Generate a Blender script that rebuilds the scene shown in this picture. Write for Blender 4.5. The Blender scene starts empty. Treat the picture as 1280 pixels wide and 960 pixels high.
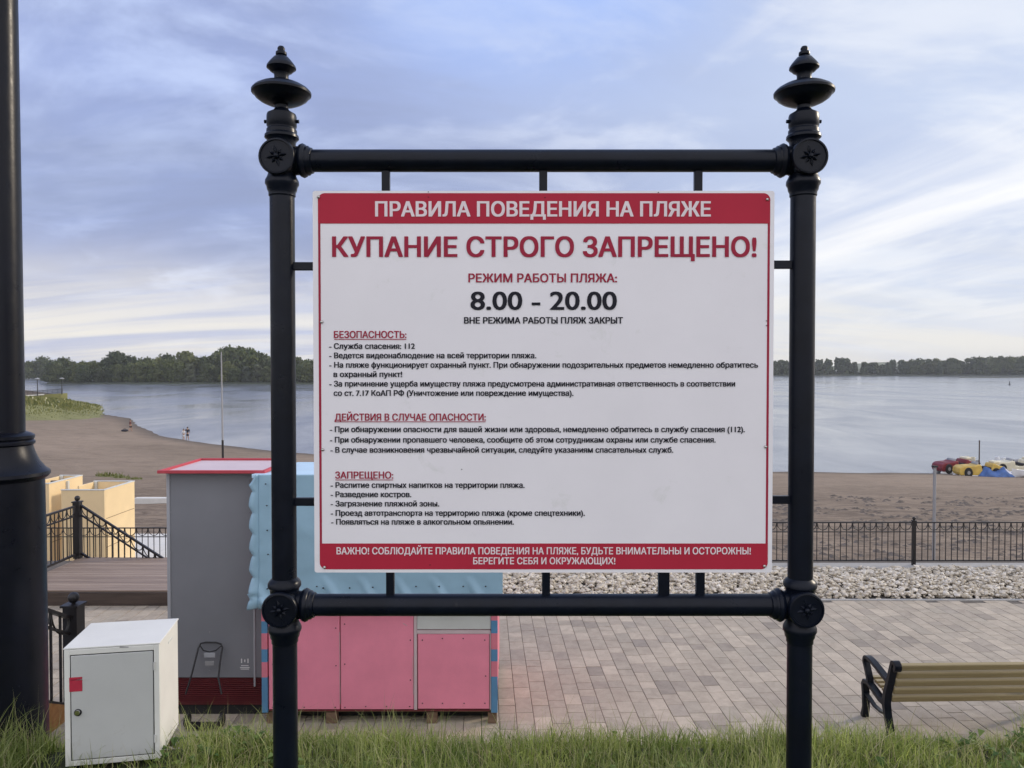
import bpy, bmesh, math, random
import numpy as np
from mathutils import Vector, Matrix, noise as mnoise
R = math.radians
random.seed(7)
RNG = np.random.default_rng(11)
SC = bpy.context.scene
COL = SC.collection

# ------------------------------------------------------------------ camera
EYE = 1.70                       # metres above the lawn
F = 960.0                        # focal length in photo pixels (1280 wide)
PITCH = math.atan(20 / F)        # looking very slightly down
cam = bpy.data.cameras.new('camera')
cam.sensor_fit = 'HORIZONTAL'; cam.sensor_width = 36; cam.lens = 36 * F / 1280
cam.clip_start = 0.05; cam.clip_end = 9000
camo = bpy.data.objects.new('camera', cam); COL.objects.link(camo)
camo.location = (0, 0, EYE); camo.rotation_euler = (math.pi / 2 - PITCH, 0, 0)
SC.camera = camo

# ------------------------------------------------------------------ world, sun, exposure
SUN_EL, SUN_AZ = R(21), R(66)    # azimuth from +Y (away from the camera) towards +X (right)
world = bpy.data.worlds.new('World'); SC.world = world; world.use_nodes = True
def world_nodes():
    nt = world.node_tree; nt.nodes.clear(); L = nt.links.new
    N = nt.nodes.new
    def math_(op, a, b=None, clamp=False):
        n = N('ShaderNodeMath'); n.operation = op; n.use_clamp = clamp
        for i, v in enumerate((a, b)):
            if v is None: continue
            if isinstance(v, (int, float)): n.inputs[i].default_value = v
            else: L(v, n.inputs[i])
        return n.outputs[0]
    def mix(fac, a, b):
        n = N('ShaderNodeMix'); n.data_type = 'RGBA'; n.clamp_factor = True
        if isinstance(fac, (int, float)): n.inputs[0].default_value = fac
        else: L(fac, n.inputs[0])
        for i, v in ((6, a), (7, b)):
            if isinstance(v, tuple): n.inputs[i].default_value = (*v, 1)
            else: L(v, n.inputs[i])
        return n.outputs[2]
    def smooth(v, lo, hi, to0=0.0, to1=1.0):
        n = N('ShaderNodeMapRange'); n.interpolation_type = 'SMOOTHSTEP'
        L(v, n.inputs[0]); n.inputs[1].default_value = lo; n.inputs[2].default_value = hi
        n.inputs[3].default_value = to0; n.inputs[4].default_value = to1
        return n.outputs[0]
    tc = N('ShaderNodeTexCoord'); sep = N('ShaderNodeSeparateXYZ'); L(tc.outputs['Generated'], sep.inputs[0])
    x, y, z = sep.outputs
    zz = math_('ADD', math_('MAXIMUM', z, 0.0), 0.20)
    px = math_('DIVIDE', x, zz); py = math_('DIVIDE', y, zz)
    comb = N('ShaderNodeCombineXYZ'); L(px, comb.inputs[0]); L(py, comb.inputs[1])
    def cloud(scale, rot, stretch, detail, rough, dist, seed):
        m = N('ShaderNodeMapping'); m.vector_type = 'TEXTURE'; L(comb.outputs[0], m.inputs[0])
        m.inputs['Rotation'].default_value = (0, 0, R(rot)); m.inputs['Scale'].default_value = (1 / (scale * stretch), 1 / scale, 1)
        m.inputs['Location'].default_value = (seed, seed * 0.7, seed * 0.3)
        n = N('ShaderNodeTexNoise'); n.inputs['Scale'].default_value = 1.0; n.inputs['Detail'].default_value = detail
        n.inputs['Roughness'].default_value = rough; n.inputs['Distortion'].default_value = dist
        L(m.outputs[0], n.inputs['Vector']); return n.outputs[0]
    sky = N('ShaderNodeTexSky'); sky.sky_type = 'NISHITA'; sky.sun_disc = False
    sky.sun_elevation = SUN_EL; sky.sun_rotation = SUN_AZ
    sky.air_density = 1.0; sky.dust_density = 1.2; sky.ozone_density = 2.0
    K = 1 / 0.10                 # cloud radiances below are written as they look at Background strength 0.10
    def c(r, g, b): return (r * K, g * K, b * K)
    right = smooth(x, -0.45, 0.55)               # brighter towards the sun side
    thin = mix(right, c(.37, .45, .78), c(.60, .68, .87))   # thin high cloud veil
    col = mix(0.80, sky.outputs[0], thin)
    # a bluer gap high in the middle
    gap = math_('MULTIPLY', smooth(z, .28, .46), smooth(math_('ABSOLUTE', math_('SUBTRACT', x, .03)), .05, .34, 1, 0))
    col = mix(math_('MULTIPLY', gap, .8), col, c(.35, .51, .95))
    # broad blue-grey banks
    a = cloud(0.75, 8, 0.55, 7, .58, .6, 3.1)
    am = math_('MULTIPLY', smooth(a, .37, .56), smooth(z, .02, .12))
    am = math_('MULTIPLY', am, smooth(right, 0, 1, .95, .55))
    am = math_('MULTIPLY', am, smooth(gap, 0, 1, 1, .25))
    col = mix(am, col, mix(right, c(.265, .320, .53), c(.48, .555, .75)))
    # mid white puffs
    b = cloud(2.0, -12, 0.85, 8, .58, .5, 8.4)
    bm = math_('MULTIPLY', smooth(b, .45, .66), smooth(right, 0, 1, .85, .6))
    bm = math_('MULTIPLY', bm, smooth(gap, 0, 1, 1, .45))
    col = mix(bm, col, mix(right, c(.52, .62, .90), c(.85, .88, .93)))
    # long wisps running up to the right
    s = cloud(1.5, -63, 0.22, 7, .56, .4, 1.7)
    sm = math_('MULTIPLY', smooth(s, .46, .74), smooth(right, .35, 1, .06, .95))
    sm = math_('MULTIPLY', sm, smooth(gap, 0, 1, 1, .2))
    col = mix(sm, col, c(.95, .95, .96))
    # warm bright bands lying on the horizon
    h = smooth(z, .0, .19, 1, 0)
    hb = cloud(1.5, 3, 0.28, 7, .58, .5, 5.2)
    hm = math_('MULTIPLY', h, smooth(hb, .36, .60, .25, 1.0))
    col = mix(hm, col, mix(right, c(.92, .87, .76), c(.84, .82, .77)))
    # darker grey bank lying across the lower left sky
    lb = math_('MULTIPLY', smooth(z, .10, .17), smooth(z, .23, .33, 1, 0)); lb = math_('MULTIPLY', lb, smooth(x, .25, -.15))
    lb = math_('MULTIPLY', lb, smooth(cloud(1.2, 6, 0.40, 8, .58, .7, 2.2), .36, .58, .10, 1))
    col = mix(math_('MULTIPLY', lb, .80), col, c(.29, .345, .53))
    # behind the camera: unseen sky, brightened to fill the shaded fronts
    back = smooth(y, .15, -.45)
    col = mix(math_('MULTIPLY', back, .85), col, c(1.22, 1.20, 1.27))
    bg = N('ShaderNodeBackground'); L(col, bg.inputs[0]); bg.inputs[1].default_value = 0.10
    out = N('ShaderNodeOutputWorld'); L(bg.outputs[0], out.inputs[0])
world_nodes()
sun = bpy.data.lights.new('sun', 'SUN'); sun.energy = 2.0; sun.angle = R(6); sun.color = (1.0, .86, .68)
suno = bpy.data.objects.new('sun', sun); COL.objects.link(suno)
sd = Vector((math.sin(SUN_AZ) * math.cos(SUN_EL), math.cos(SUN_AZ) * math.cos(SUN_EL), math.sin(SUN_EL)))
suno.rotation_euler = (-sd).to_track_quat('-Z', 'Y').to_euler(); suno.location = (20, 10, 20)
SC.view_settings.view_transform = 'Standard'; SC.view_settings.look = 'None'
SC.view_settings.exposure = 0.15; SC.view_settings.gamma = 1.0; SC.view_settings.use_curve_mapping = False
SC.cycles.use_denoising = True
SC.cycles.max_bounces = 6; SC.cycles.volume_bounces = 0; SC.cycles.caustics_reflective = False

# ------------------------------------------------------------------ helpers
def P(x, y, D):
    """the point at distance D (metres along +Y) that the photo shows at pixel x, y"""
    u = (x - 640) / F; v = (480 - y) / F
    Y = math.cos(PITCH) + v * math.sin(PITCH); Z = -math.sin(PITCH) + v * math.cos(PITCH)
    k = D / Y
    return Vector((u * k, D, EYE + Z * k))

class MB:
    def __init__(s): s.v = []; s.f = []; s.m = []; s.mi = 0
    def add(s, vs, fs, M=None):
        o = len(s.v)
        s.v += [tuple(M @ Vector(p)) if M is not None else tuple(p) for p in vs]
        s.f += [[i + o for i in f] for f in fs]; s.m += [s.mi] * len(fs); return s
    def box(s, c, d, rz=0, M=None):
        x, y, z = d[0] / 2, d[1] / 2, d[2] / 2
        vs = [(-x, -y, -z), (x, -y, -z), (x, y, -z), (-x, y, -z), (-x, -y, z), (x, -y, z), (x, y, z), (-x, y, z)]
        fs = [(0, 3, 2, 1), (4, 5, 6, 7), (0, 1, 5, 4), (1, 2, 6, 5), (2, 3, 7, 6), (3, 0, 4, 7)]
        T = Matrix.Translation(c) @ Matrix.Rotation(rz, 4, 'Z')
        return s.add(vs, fs, M @ T if M is not None else T)
    def bar(s, p0, p1, w, h):
        """rectangular bar from p0 to p1, w across, h high"""
        p0 = Vector(p0); p1 = Vector(p1); d = p1 - p0
        q = d.to_track_quat('Y', 'Z').to_matrix().to_4x4()
        return s.box((0, 0, 0), (w, d.length, h), M=Matrix.Translation((p0 + p1) / 2) @ q)
    def lathe(s, prof, M=None, n=24, cap=True):
        vs = []; fs = []
        for r, z in prof:
            for i in range(n):
                a = 2 * math.pi * i / n; vs.append((r * math.cos(a), r * math.sin(a), z))
        for k in range(len(prof) - 1):
            for i in range(n):
                j = (i + 1) % n; fs.append((k * n + i, k * n + j, (k + 1) * n + j, (k + 1) * n + i))
        if cap:
            fs.append(tuple(reversed(range(n)))); b = (len(prof) - 1) * n; fs.append(tuple(b + i for i in range(n)))
        return s.add(vs, fs, M)
    def cyl(s, p0, p1, r0, r1=None, n=16):
        p0 = Vector(p0); p1 = Vector(p1); d = p1 - p0; r1 = r0 if r1 is None else r1
        return s.lathe([(r0, 0), (r1, d.length)], Matrix.Translation(p0) @ d.to_track_quat('Z', 'Y').to_matrix().to_4x4(), n)
    def ball(s, c, r, n=12, sz=1.0, k=8):
        pr = [(max(r * math.sin(math.pi * i / k), 1e-4), -r * sz * math.cos(math.pi * i / k)) for i in range(k + 1)]
        return s.lathe(pr, Matrix.Translation(c), n)
    def tube(s, pts, r, n=6, rs=None):
        pts = [Vector(p) for p in pts]; vs = []; fs = []
        up = Vector((0, 0, 1))
        for i, p in enumerate(pts):
            d = (pts[min(i + 1, len(pts) - 1)] - pts[max(i - 1, 0)]).normalized()
            a = d.cross(up); a = d.cross(Vector((1, 0, 0))) if a.length < 1e-3 else a
            a.normalize(); b = d.cross(a).normalized(); rr = rs[i] if rs else r
            for k in range(n):
                t = 2 * math.pi * k / n; vs.append(p + a * rr * math.cos(t) + b * rr * math.sin(t))
        for i in range(len(pts) - 1):
            for k in range(n):
                j = (k + 1) % n; fs.append((i * n + k, i * n + j, (i + 1) * n + j, (i + 1) * n + k))
        fs.append(tuple(reversed(range(n)))); fs.append(tuple((len(pts) - 1) * n + k for k in range(n)))
        return s.add(vs, fs)
    def prism(s, poly, t, M=None):
        """polygon in local x,z extruded along y from 0 to t"""
        n = len(poly); vs = [(a, 0, b) for a, b in poly] + [(a, t, b) for a, b in poly]
        fs = [tuple(range(n)), tuple(reversed(range(n, 2 * n)))] + [(i, i + n, (i + 1) % n + n, (i + 1) % n) for i in range(n)]
        return s.add(vs, fs, M)
    def build(s, name, mats, parent=None, loc=None, rz=0, smooth=35, bevel=0, seg=2, rel=None):
        me = bpy.data.meshes.new(name)
        vs = s.v if rel is None else [tuple(Vector(p) - rel) for p in s.v]
        me.from_pydata(vs, [], s.f)
        mats = mats if isinstance(mats, (list, tuple)) else [mats]
        for m in mats: me.materials.append(m)
        if len(mats) > 1: me.polygons.foreach_set('material_index', s.m)
        bm = bmesh.new(); bm.from_mesh(me); bmesh.ops.recalc_face_normals(bm, faces=bm.faces); bm.to_mesh(me); bm.free()
        if smooth: me.shade_smooth(); me.set_sharp_from_angle(angle=R(smooth))
        o = bpy.data.objects.new(name, me); COL.objects.link(o)
        if parent: o.parent = parent
        if loc is not None: o.location = loc
        if rz: o.rotation_euler.z = rz
        if bevel:
            b = o.modifiers.new('bevel', 'BEVEL'); b.width = bevel; b.segments = seg; b.limit_method = 'ANGLE'; b.angle_limit = R(40)
        return o

def tag(o, label=None, cat=None, group=None, kind=None):
    if label: o['label'] = label
    if cat: o['category'] = cat
    if group: o['group'] = group
    if kind: o['kind'] = kind
    return o
def empty(name, loc, rz=0, label=None, cat=None, group=None):
    o = bpy.data.objects.new(name, None); COL.objects.link(o); o.location = loc; o.rotation_euler.z = rz
    o.empty_display_size = 0.2
    return tag(o, label, cat, group)
def copy_tree(o, parent=None):
    c = o.copy(); COL.objects.link(c)
    if parent: c.parent = parent
    for ch in list(o.children): copy_tree(ch, c)
    return c
def big_mesh(name, V, quads, mat, parent=None, smooth=True, tris=None):
    """fast mesh from numpy arrays"""
    me = bpy.data.meshes.new(name)
    nq = 0 if quads is None else len(quads); ntr = 0 if tris is None else len(tris)
    me.vertices.add(len(V)); me.vertices.foreach_set('co', np.asarray(V, np.float32).ravel())
    li = np.concatenate([q for q in ((quads.ravel() if nq else None), (tris.ravel() if ntr else None)) if q is not None])
    me.loops.add(len(li)); me.loops.foreach_set('vertex_index', li.astype(np.int32))
    st = np.concatenate([np.arange(nq) * 4, nq * 4 + np.arange(ntr) * 3]).astype(np.int32)
    me.polygons.add(nq + ntr); me.polygons.foreach_set('loop_start', st)
    me.update(calc_edges=True); me.validate()
    me.shade_smooth() if smooth else me.shade_flat()
    for m in (mat if isinstance(mat, (list, tuple)) else [mat]): me.materials.append(m)
    o = bpy.data.objects.new(name, me); COL.objects.link(o)
    if parent: o.parent = parent
    return o

# ------------------------------------------------------------------ materials
class NT:
    def __init__(s, name):
        s.m = bpy.data.materials.new(name); s.m.use_nodes = True; s.t = s.m.node_tree
        s.b = s.t.nodes['Principled BSDF']; s.out = s.t.nodes['Material Output']
    def n(s, ty, **kw):
        o = s.t.nodes.new(ty)
        for k, v in kw.items():
            if k in o.inputs: o.inputs[k].default_value = v
            else: setattr(o, k, v)
        return o
    def l(s, a, b): s.t.links.new(a, b)
    def coord(s, scale=(1, 1, 1), which='Object', rot=(0, 0, 0)):
        tc = s.n('ShaderNodeTexCoord'); mp = s.n('ShaderNodeMapping'); s.l(tc.outputs[which], mp.inputs[0])
        mp.inputs['Scale'].default_value = scale; mp.inputs['Rotation'].default_value = rot
        return mp.outputs[0]
    def noise(s, scale, detail=4, rough=.55, vec=None, dist=0):
        o = s.n('ShaderNodeTexNoise', Scale=scale, Detail=detail, Roughness=rough, Distortion=dist)
        if vec is not None: s.l(vec, o.inputs['Vector'])
        return o.outputs[0]
    def ramp(s, fac, stops):
        o = s.n('ShaderNodeValToRGB'); s.l(fac, o.inputs[0]); e = o.color_ramp.elements
        while len(e) < len(stops): e.new(.5)
        for i, (p, c) in enumerate(stops): e[i].position = p; e[i].color = (*c, 1) if len(c) == 3 else c
        return o.outputs[0]
    def mix(s, fac, a, b, blend='MIX'):
        o = s.n('ShaderNodeMix', data_type='RGBA', blend_type=blend)
        if isinstance(fac, (int, float)): o.inputs[0].default_value = fac
        else: s.l(fac, o.inputs[0])
        for i, v in ((6, a), (7, b)):
            if isinstance(v, tuple): o.inputs[i].default_value = (*v, 1)
            else: s.l(v, o.inputs[i])
        return o.outputs[2]
    def island(s): return s.n('ShaderNodeNewGeometry').outputs['Random Per Island']
    def bump(s, h, strength=.3, dist=.01):
        o = s.n('ShaderNodeBump', Strength=strength, Distance=dist); s.l(h, o.inputs['Height']); s.l(o.outputs[0], s.b.inputs['Normal'])
    def set(s, color=None, rough=.5, metal=0, spec=.5):
        if isinstance(color, tuple): s.b.inputs['Base Color'].default_value = (*color, 1)
        elif color is not None: s.l(color, s.b.inputs['Base Color'])
        if isinstance(rough, (int, float)): s.b.inputs['Roughness'].default_value = rough
        else: s.l(rough, s.b.inputs['Roughness'])
        s.b.inputs['Metallic'].default_value = metal; s.b.inputs['Specular IOR Level'].default_value = spec
        return s.m
def paint(name, c, rough=.45, var=.12, scale=6, spec=.5, bump=0.0, dirt=None, bscale=60):
    t = NT(name); v = t.coord()
    n = t.noise(scale, 5, .6, v)
    lo = tuple(max(0, k * (1 - var)) for k in c); hi = tuple(min(1, k * (1 + var)) for k in c)
    col = t.ramp(n, [(.3, lo), (.7, hi)])
    if dirt:
        d = t.noise(scale * 2.3, 8, .7, v, .4)
        m = t.ramp(d, [(dirt[1], (0, 0, 0)), (dirt[1] + .12, (1, 1, 1))])
        col = t.mix(t.n('ShaderNodeMath', operation='MULTIPLY').outputs[0] if False else m, col, dirt[0])
    if bump: t.bump(t.noise(bscale, 3, .6, v), bump, .004)
    return t.set(col, rough, 0, spec)

M = {}
def worn(m):
    b = m.node_tree.nodes['Principled BSDF']; tc = m.node_tree.nodes.new('ShaderNodeTexCoord'); n = m.node_tree.nodes.new('ShaderNodeTexNoise')
    n.inputs['Scale'].default_value = 14; n.inputs['Detail'].default_value = 8; n.inputs['Roughness'].default_value = .7; m.node_tree.links.new(tc.outputs['Object'], n.inputs['Vector'])
    r = m.node_tree.nodes.new('ShaderNodeMapRange'); r.inputs[1].default_value = .35; r.inputs[2].default_value = .7; r.inputs[3].default_value = .27; r.inputs[4].default_value = .42
    m.node_tree.links.new(n.outputs[0], r.inputs[0]); m.node_tree.links.new(r.outputs[0], b.inputs['Roughness'])
M['iron'] = paint('black_gloss_paint', (.003, .005, .011), .34, .3, 9, .22, .10, ((.022, .022, .024), .67))
M['iron_far'] = paint('dark_brown_black_paint', (.012, .010, .011), .45, .2, 5)
M['lamp_iron'] = paint('blue_black_paint', (.003, .004, .009), .34, .25, 4, .22, .12, None, 25)
worn(M['iron']); worn(M['lamp_iron'])
M['sign_white'] = paint('white_enamel', (.83, .81, .835), .40, .03, 3, .4, 0, ((.74, .735, .73), .60))
M['red_print'] = paint('red_print', (.43, .022, .048), .6, .06, 4, .22)
M['dark_red_print'] = paint('dark_red_print', (.34, .020, .050), .6, .05, 6, .22)
M['black_print'] = paint('black_print', (.012, .012, .020), .6, .05, 6, .22)
M['white_print'] = paint('white_print', (.80, .70, .72), .6, .03, 6, .22)
M['steel'] = NT('zinc_screw').set((.55, .53, .50), .35, 1.0)
M['chrome'] = NT('chrome').set((.6, .6, .6), .15, 1.0)
M['cab_white'] = paint('white_powder_coat', (.72, .72, .68), .45, .05, 5, .4, .03, ((.50, .48, .42), .66))
M['cab_grey'] = paint('light_grey_powder_coat', (.50, .51, .50), .42, .05, 4, .4, .03, ((.40, .39, .35), .62))
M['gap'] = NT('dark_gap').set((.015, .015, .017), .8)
M['red_sticker'] = paint('red_sticker', (.42, .02, .05), .5, .1, 30)
M['pink'] = paint('pink_panel', (.86, .28, .39), .45, .07, 2.5, .4, .03, ((.50, .16, .20), .72))
M['pinktrim'] = paint('pink_stripe', (.68, .20, .27), .5, .06, 6)
M['bluestripe'] = paint('blue_stripe', (.10, .26, .45), .5, .06, 6)
M['tarp'] = paint('blue_vinyl', (.29, .46, .58), .42, .06, 3, .5, .05, None, 20)
M['roof_blue'] = paint('pale_blue_roof', (.50, .70, .85), .4, .05, 3)
M['white_board'] = paint('white_board', (.62, .64, .62), .5, .05, 4, .4, 0, ((.5, .5, .46), .68))
M['grey_panel'] = paint('grey_composite_panel', (.205, .212, .235), .40, .07, 1.4, .45, 0, ((.16, .165, .185), .66))
M['grey_edge'] = paint('pale_aluminium_edge', (.36, .37, .40), .4, .05, 4)
M['roof_red'] = paint('red_roof_trim', (.46, .05, .07), .5, .08, 6)
M['roof_pale'] = paint('pale_pink_roof_sheet', (.62, .50, .52), .45, .06, 3)
M['wine'] = paint('wine_red_grille', (.13, .018, .024), .5, .15, 5)
M['wire'] = NT('black_wire').set((.012, .012, .014), .45)
M['beige'] = paint('beige_cabin_panel', (.80, .62, .36), .55, .05, 2)
M['white_conc'] = paint('whitewashed_concrete', (.66, .65, .62), .8, .08, 3, .3, .1, ((.42, .40, .36), .66))
M['concrete'] = paint('pale_concrete', (.40, .39, .37), .85, .1, 2, .3, .2, ((.28, .26, .24), .63))
M['rubber'] = NT('black_rubber').set((.015, .015, .016), .7)
M['boat_red'] = paint('red_gelcoat', (.20, .022, .030), .5, .25, 2)
M['boat_yellow'] = paint('yellow_gelcoat', (.62, .42, .09), .5, .2, 2)
M['boat_pale'] = paint('cream_gelcoat', (.72, .66, .48), .4, .06, 2)
M['boat_white'] = paint('white_gelcoat', (.74, .75, .76), .4, .05, 2)
M['boat_blue'] = paint('blue_tarpaulin', (.06, .13, .33), .55, .3, 2)
M['skin'] = paint('skin', (.42, .25, .17), .6, .06, 9)
M['cloth_dark'] = paint('dark_cloth', (.02, .02, .03), .8, .1, 9)
M['cloth_red'] = paint('dark_red_cloth', (.12, .03, .03), .8, .1, 9)
M['cloth_white'] = paint('white_cloth', (.7, .7, .7), .8, .06, 9)
M['hair'] = NT('dark_hair').set((.02, .015, .01), .6)
M['galv'] = paint('galvanised_pole', (.30, .30, .31), .5, .1, 4)

def wood(name, c0, c1, axis_scale, rough=.6, per=True):
    t = NT(name); v = t.coord(axis_scale)
    n = t.noise(1, 8, .62, v, .6)
    col = t.ramp(n, [(.28, c0), (.72, c1)])
    if per:
        col = t.mix(1.0, col, t.ramp(t.island(), [(0, (.72, .70, .70)), (1, (1, 1, 1))]), 'MULTIPLY')
    t.bump(n, .25, .004)
    return t.set(col, rough)
M['deck'] = wood('weathered_deck_boards', (.24, .178, .135), (.41, .315, .245), (1.2, 22, 22))
M['deck_edge'] = wood('dark_deck_edge', (.045, .032, .026), (.10, .07, .055), (1.2, 22, 22))
M['slat'] = wood('olive_varnished_slats', (.30, .235, .11), (.44, .355, .18), (1.5, 40, 40), .42)
M['pallet'] = wood('pallet_wood', (.14, .085, .05), (.26, .17, .11), (2, 14, 14), .8)
M['orange_wood'] = wood('orange_pine', (.26, .11, .03), (.42, .20, .06), (2, 14, 14), .6)

def mat_pavers():
    t = NT('mottled_pavers'); v = t.coord()
    c = t.ramp(t.island(), [(0, (.34, .295, .24)), (.10, (.44, .38, .305)), (.35, (.51, .438, .342)), (.55, (.455, .40, .318)), (.75, (.535, .462, .362)), (.93, (.59, .51, .40)), (1, (.37, .325, .27))])
    n = t.noise(.5, 5, .6, v); c = t.mix(.5, c, t.ramp(n, [(.3, (.74, .73, .74)), (.7, (1, 1, 1))]), 'MULTIPLY')
    m = t.noise(6.5, 4, .65, v, .5); c = t.mix(.6, c, t.ramp(m, [(.30, (.66, .64, .63)), (.62, (1, 1, 1))]), 'MULTIPLY')
    st = t.noise(1.3, 8, .72, v, 1.2); c = t.mix(.6, c, t.ramp(st, [(.60, (1, 1, 1)), (.74, (.62, .60, .58))]), 'MULTIPLY')
    n2 = t.noise(60, 6, .7, v); c = t.mix(.35, c, t.ramp(n2, [(.3, (.6, .6, .6)), (.7, (1, 1, 1))]), 'MULTIPLY')
    t.bump(n2, .35, .004); return t.set(c, .66, 0, .35)
M['pavers'] = mat_pavers()
M['joint'] = paint('joint_sand', (.12, .105, .09), .95, .2, 8)
def mat_sand():
    t = NT('river_sand'); v = t.coord()
    big = t.noise(.035, 6, .6, v, .5); mid = t.noise(.5, 7, .65, v, .6); fine = t.noise(9, 5, .7, v)
    c = t.ramp(big, [(.32, (.238, .186, .138)), (.68, (.322, .252, .190))])
    c = t.mix(.55, c, t.ramp(mid, [(.32, (.62, .60, .60)), (.55, (1, 1, 1))]), 'MULTIPLY')
    # churned, darker patches nearer the fence on the right
    fx = t.coord((.55, 1.5, 1)); ch = t.noise(1.1, 5, .7, fx, 1.0)
    g = t.n('ShaderNodeTexCoord'); sp = t.n('ShaderNodeSeparateXYZ'); t.l(g.outputs['Object'], sp.inputs[0])
    mr = t.n('ShaderNodeMapRange'); t.l(sp.outputs[1], mr.inputs[0])
    mr.inputs[1].default_value = 55; mr.inputs[2].default_value = 34; mr.inputs[3].default_value = 0; mr.inputs[4].default_value = .75
    mx = t.n('ShaderNodeMath', operation='MULTIPLY'); t.l(mr.outputs[0], mx.inputs[0])
    t.l(t.ramp(ch, [(.44, (0, 0, 0)), (.60, (1, 1, 1))]), mx.inputs[1])
    c = t.mix(mx.outputs[0], c, (.10, .075, .058))
    # damp rim along the water level
    wet = t.n('ShaderNodeMapRange'); t.l(sp.outputs[2], wet.inputs[0])
    wet.inputs[1].default_value = -7.80; wet.inputs[2].default_value = -7.50; wet.inputs[3].default_value = .85; wet.inputs[4].default_value = 0
    c = t.mix(wet.outputs[0], c, (.10, .085, .07))
    ad = t.n('ShaderNodeMath', operation='ADD'); t.l(mid, ad.inputs[0]); t.l(ch, ad.inputs[1])
    t.bump(ad.outputs[0], .9, .20); return t.set(c, .9, 0, .2)
M['sand'] = mat_sand(); M['clod'] = paint('dark_sand_clods', (.145, .120, .098), .95, .3, 2)  # clods are a darker tone than the beach
def mat_water():
    t = NT('river_water'); v = t.coord((1, .45, 1))
    w1 = t.noise(.9, 5, .6, v, .4); w2 = t.noise(.05, 4, .6, v, .6)
    a = t.n('ShaderNodeMath', operation='MULTIPLY'); t.l(w1, a.inputs[0]); t.l(t.ramp(w2, [(.35, (.25, .25, .25)), (.65, (1, 1, 1))]), a.inputs[1])
    t.bump(a.outputs[0], .20, .22)
    return t.set((.15, .165, .19), t.ramp(w2, [(.35, (.12,) * 3), (.65, (.26,) * 3)]), 0, .5)
M['water'] = mat_water()
def mat_leaf(name, a, b, trans=.25, rough=.6, big=None):
    t = NT(name)
    c = t.ramp(t.island(), [(0, a), (1, b)])
    if big:
        n = t.noise(big[0], 3, .6, t.coord()); c = t.mix(.8, c, t.ramp(n, [(.35, big[1]), (.65, (1, 1, 1))]), 'MULTIPLY')
    if 'crown' in name:
        oi = t.n('ShaderNodeObjectInfo'); c = t.mix(1.0, c, t.ramp(oi.outputs['Random'], [(0, (.72, .78, .80)), (.35, (1.0, 1.0, .95)), (.7, (1.25, 1.22, .95)), (1, (1.55, 1.45, 1.15))]), 'MULTIPLY')
    t.set(c, rough, 0, .3)
    tr = t.n('ShaderNodeBsdfTranslucent'); t.l(c, tr.inputs[0])
    mx = t.n('ShaderNodeMixShader'); mx.inputs[0].default_value = trans
    t.l(t.b.outputs[0], mx.inputs[1]); t.l(tr.outputs[0], mx.inputs[2]); t.l(mx.outputs[0], t.out.inputs[0])
    return t.m
M['grass'] = mat_leaf('lawn_grass', (.12, .18, .025), (.56, .62, .19), .50, .5, (2.4, (.42, .52, .42)))
M['tallgrass'] = mat_leaf('tall_grass_blades', (.20, .25, .06), (.52, .54, .23), .55, .5, (2.3, (.6, .66, .6)))
M['broadleaf'] = mat_leaf('broad_weed_leaves', (.07, .13, .03), (.20, .27, .07), .3)
M['stalk'] = mat_leaf('dry_stalks', (.30, .27, .13), (.52, .47, .28), .3)
M['soil'] = paint('dark_turf_soil', (.035, .040, .014), .95, .3, 8)
M['leaf_dark'] = mat_leaf('dark_crown', (.040, .060, .018), (.085, .105, .035), .2)
M['leaf_mid'] = mat_leaf('green_crown', (.058, .078, .026), (.115, .130, .050), .2)
M['leaf_pale'] = mat_leaf('grey_green_crown', (.075, .092, .055), (.135, .150, .095), .2)
M['bark'] = paint('bark', (.06, .045, .035), .9, .2, 3)
M['meadow'] = paint('meadow_ground', (.185, .185, .065), .95, .30, .12)
M['weed'] = mat_leaf('meadow_weeds', (.10, .125, .03), (.27, .26, .09), .3)
M['bloom'] = NT('pale_flowers').set((.62, .60, .42), .8)
M['bank'] = paint('wooded_bank', (.035, .045, .025), .95, .3, .05)
M['hill'] = paint('far_hill_fields', (.13, .15, .085), .95, .25, .01)
def mat_stone():
    t = NT('pale_rubble'); v = t.coord()
    c = t.ramp(t.island(), [(0, (.40, .35, .27)), (.35, (.57, .51, .41)), (.7, (.69, .63, .53)), (1, (.80, .75, .66))])
    n = t.noise(22, 5, .7, v); c = t.mix(.45, c, t.ramp(n, [(.3, (.6, .58, .55)), (.65, (1, 1, 1))]), 'MULTIPLY')
    t.bump(n, .3, .006); return t.set(c, .8, 0, .3)
M['stone'] = mat_stone()

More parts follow.
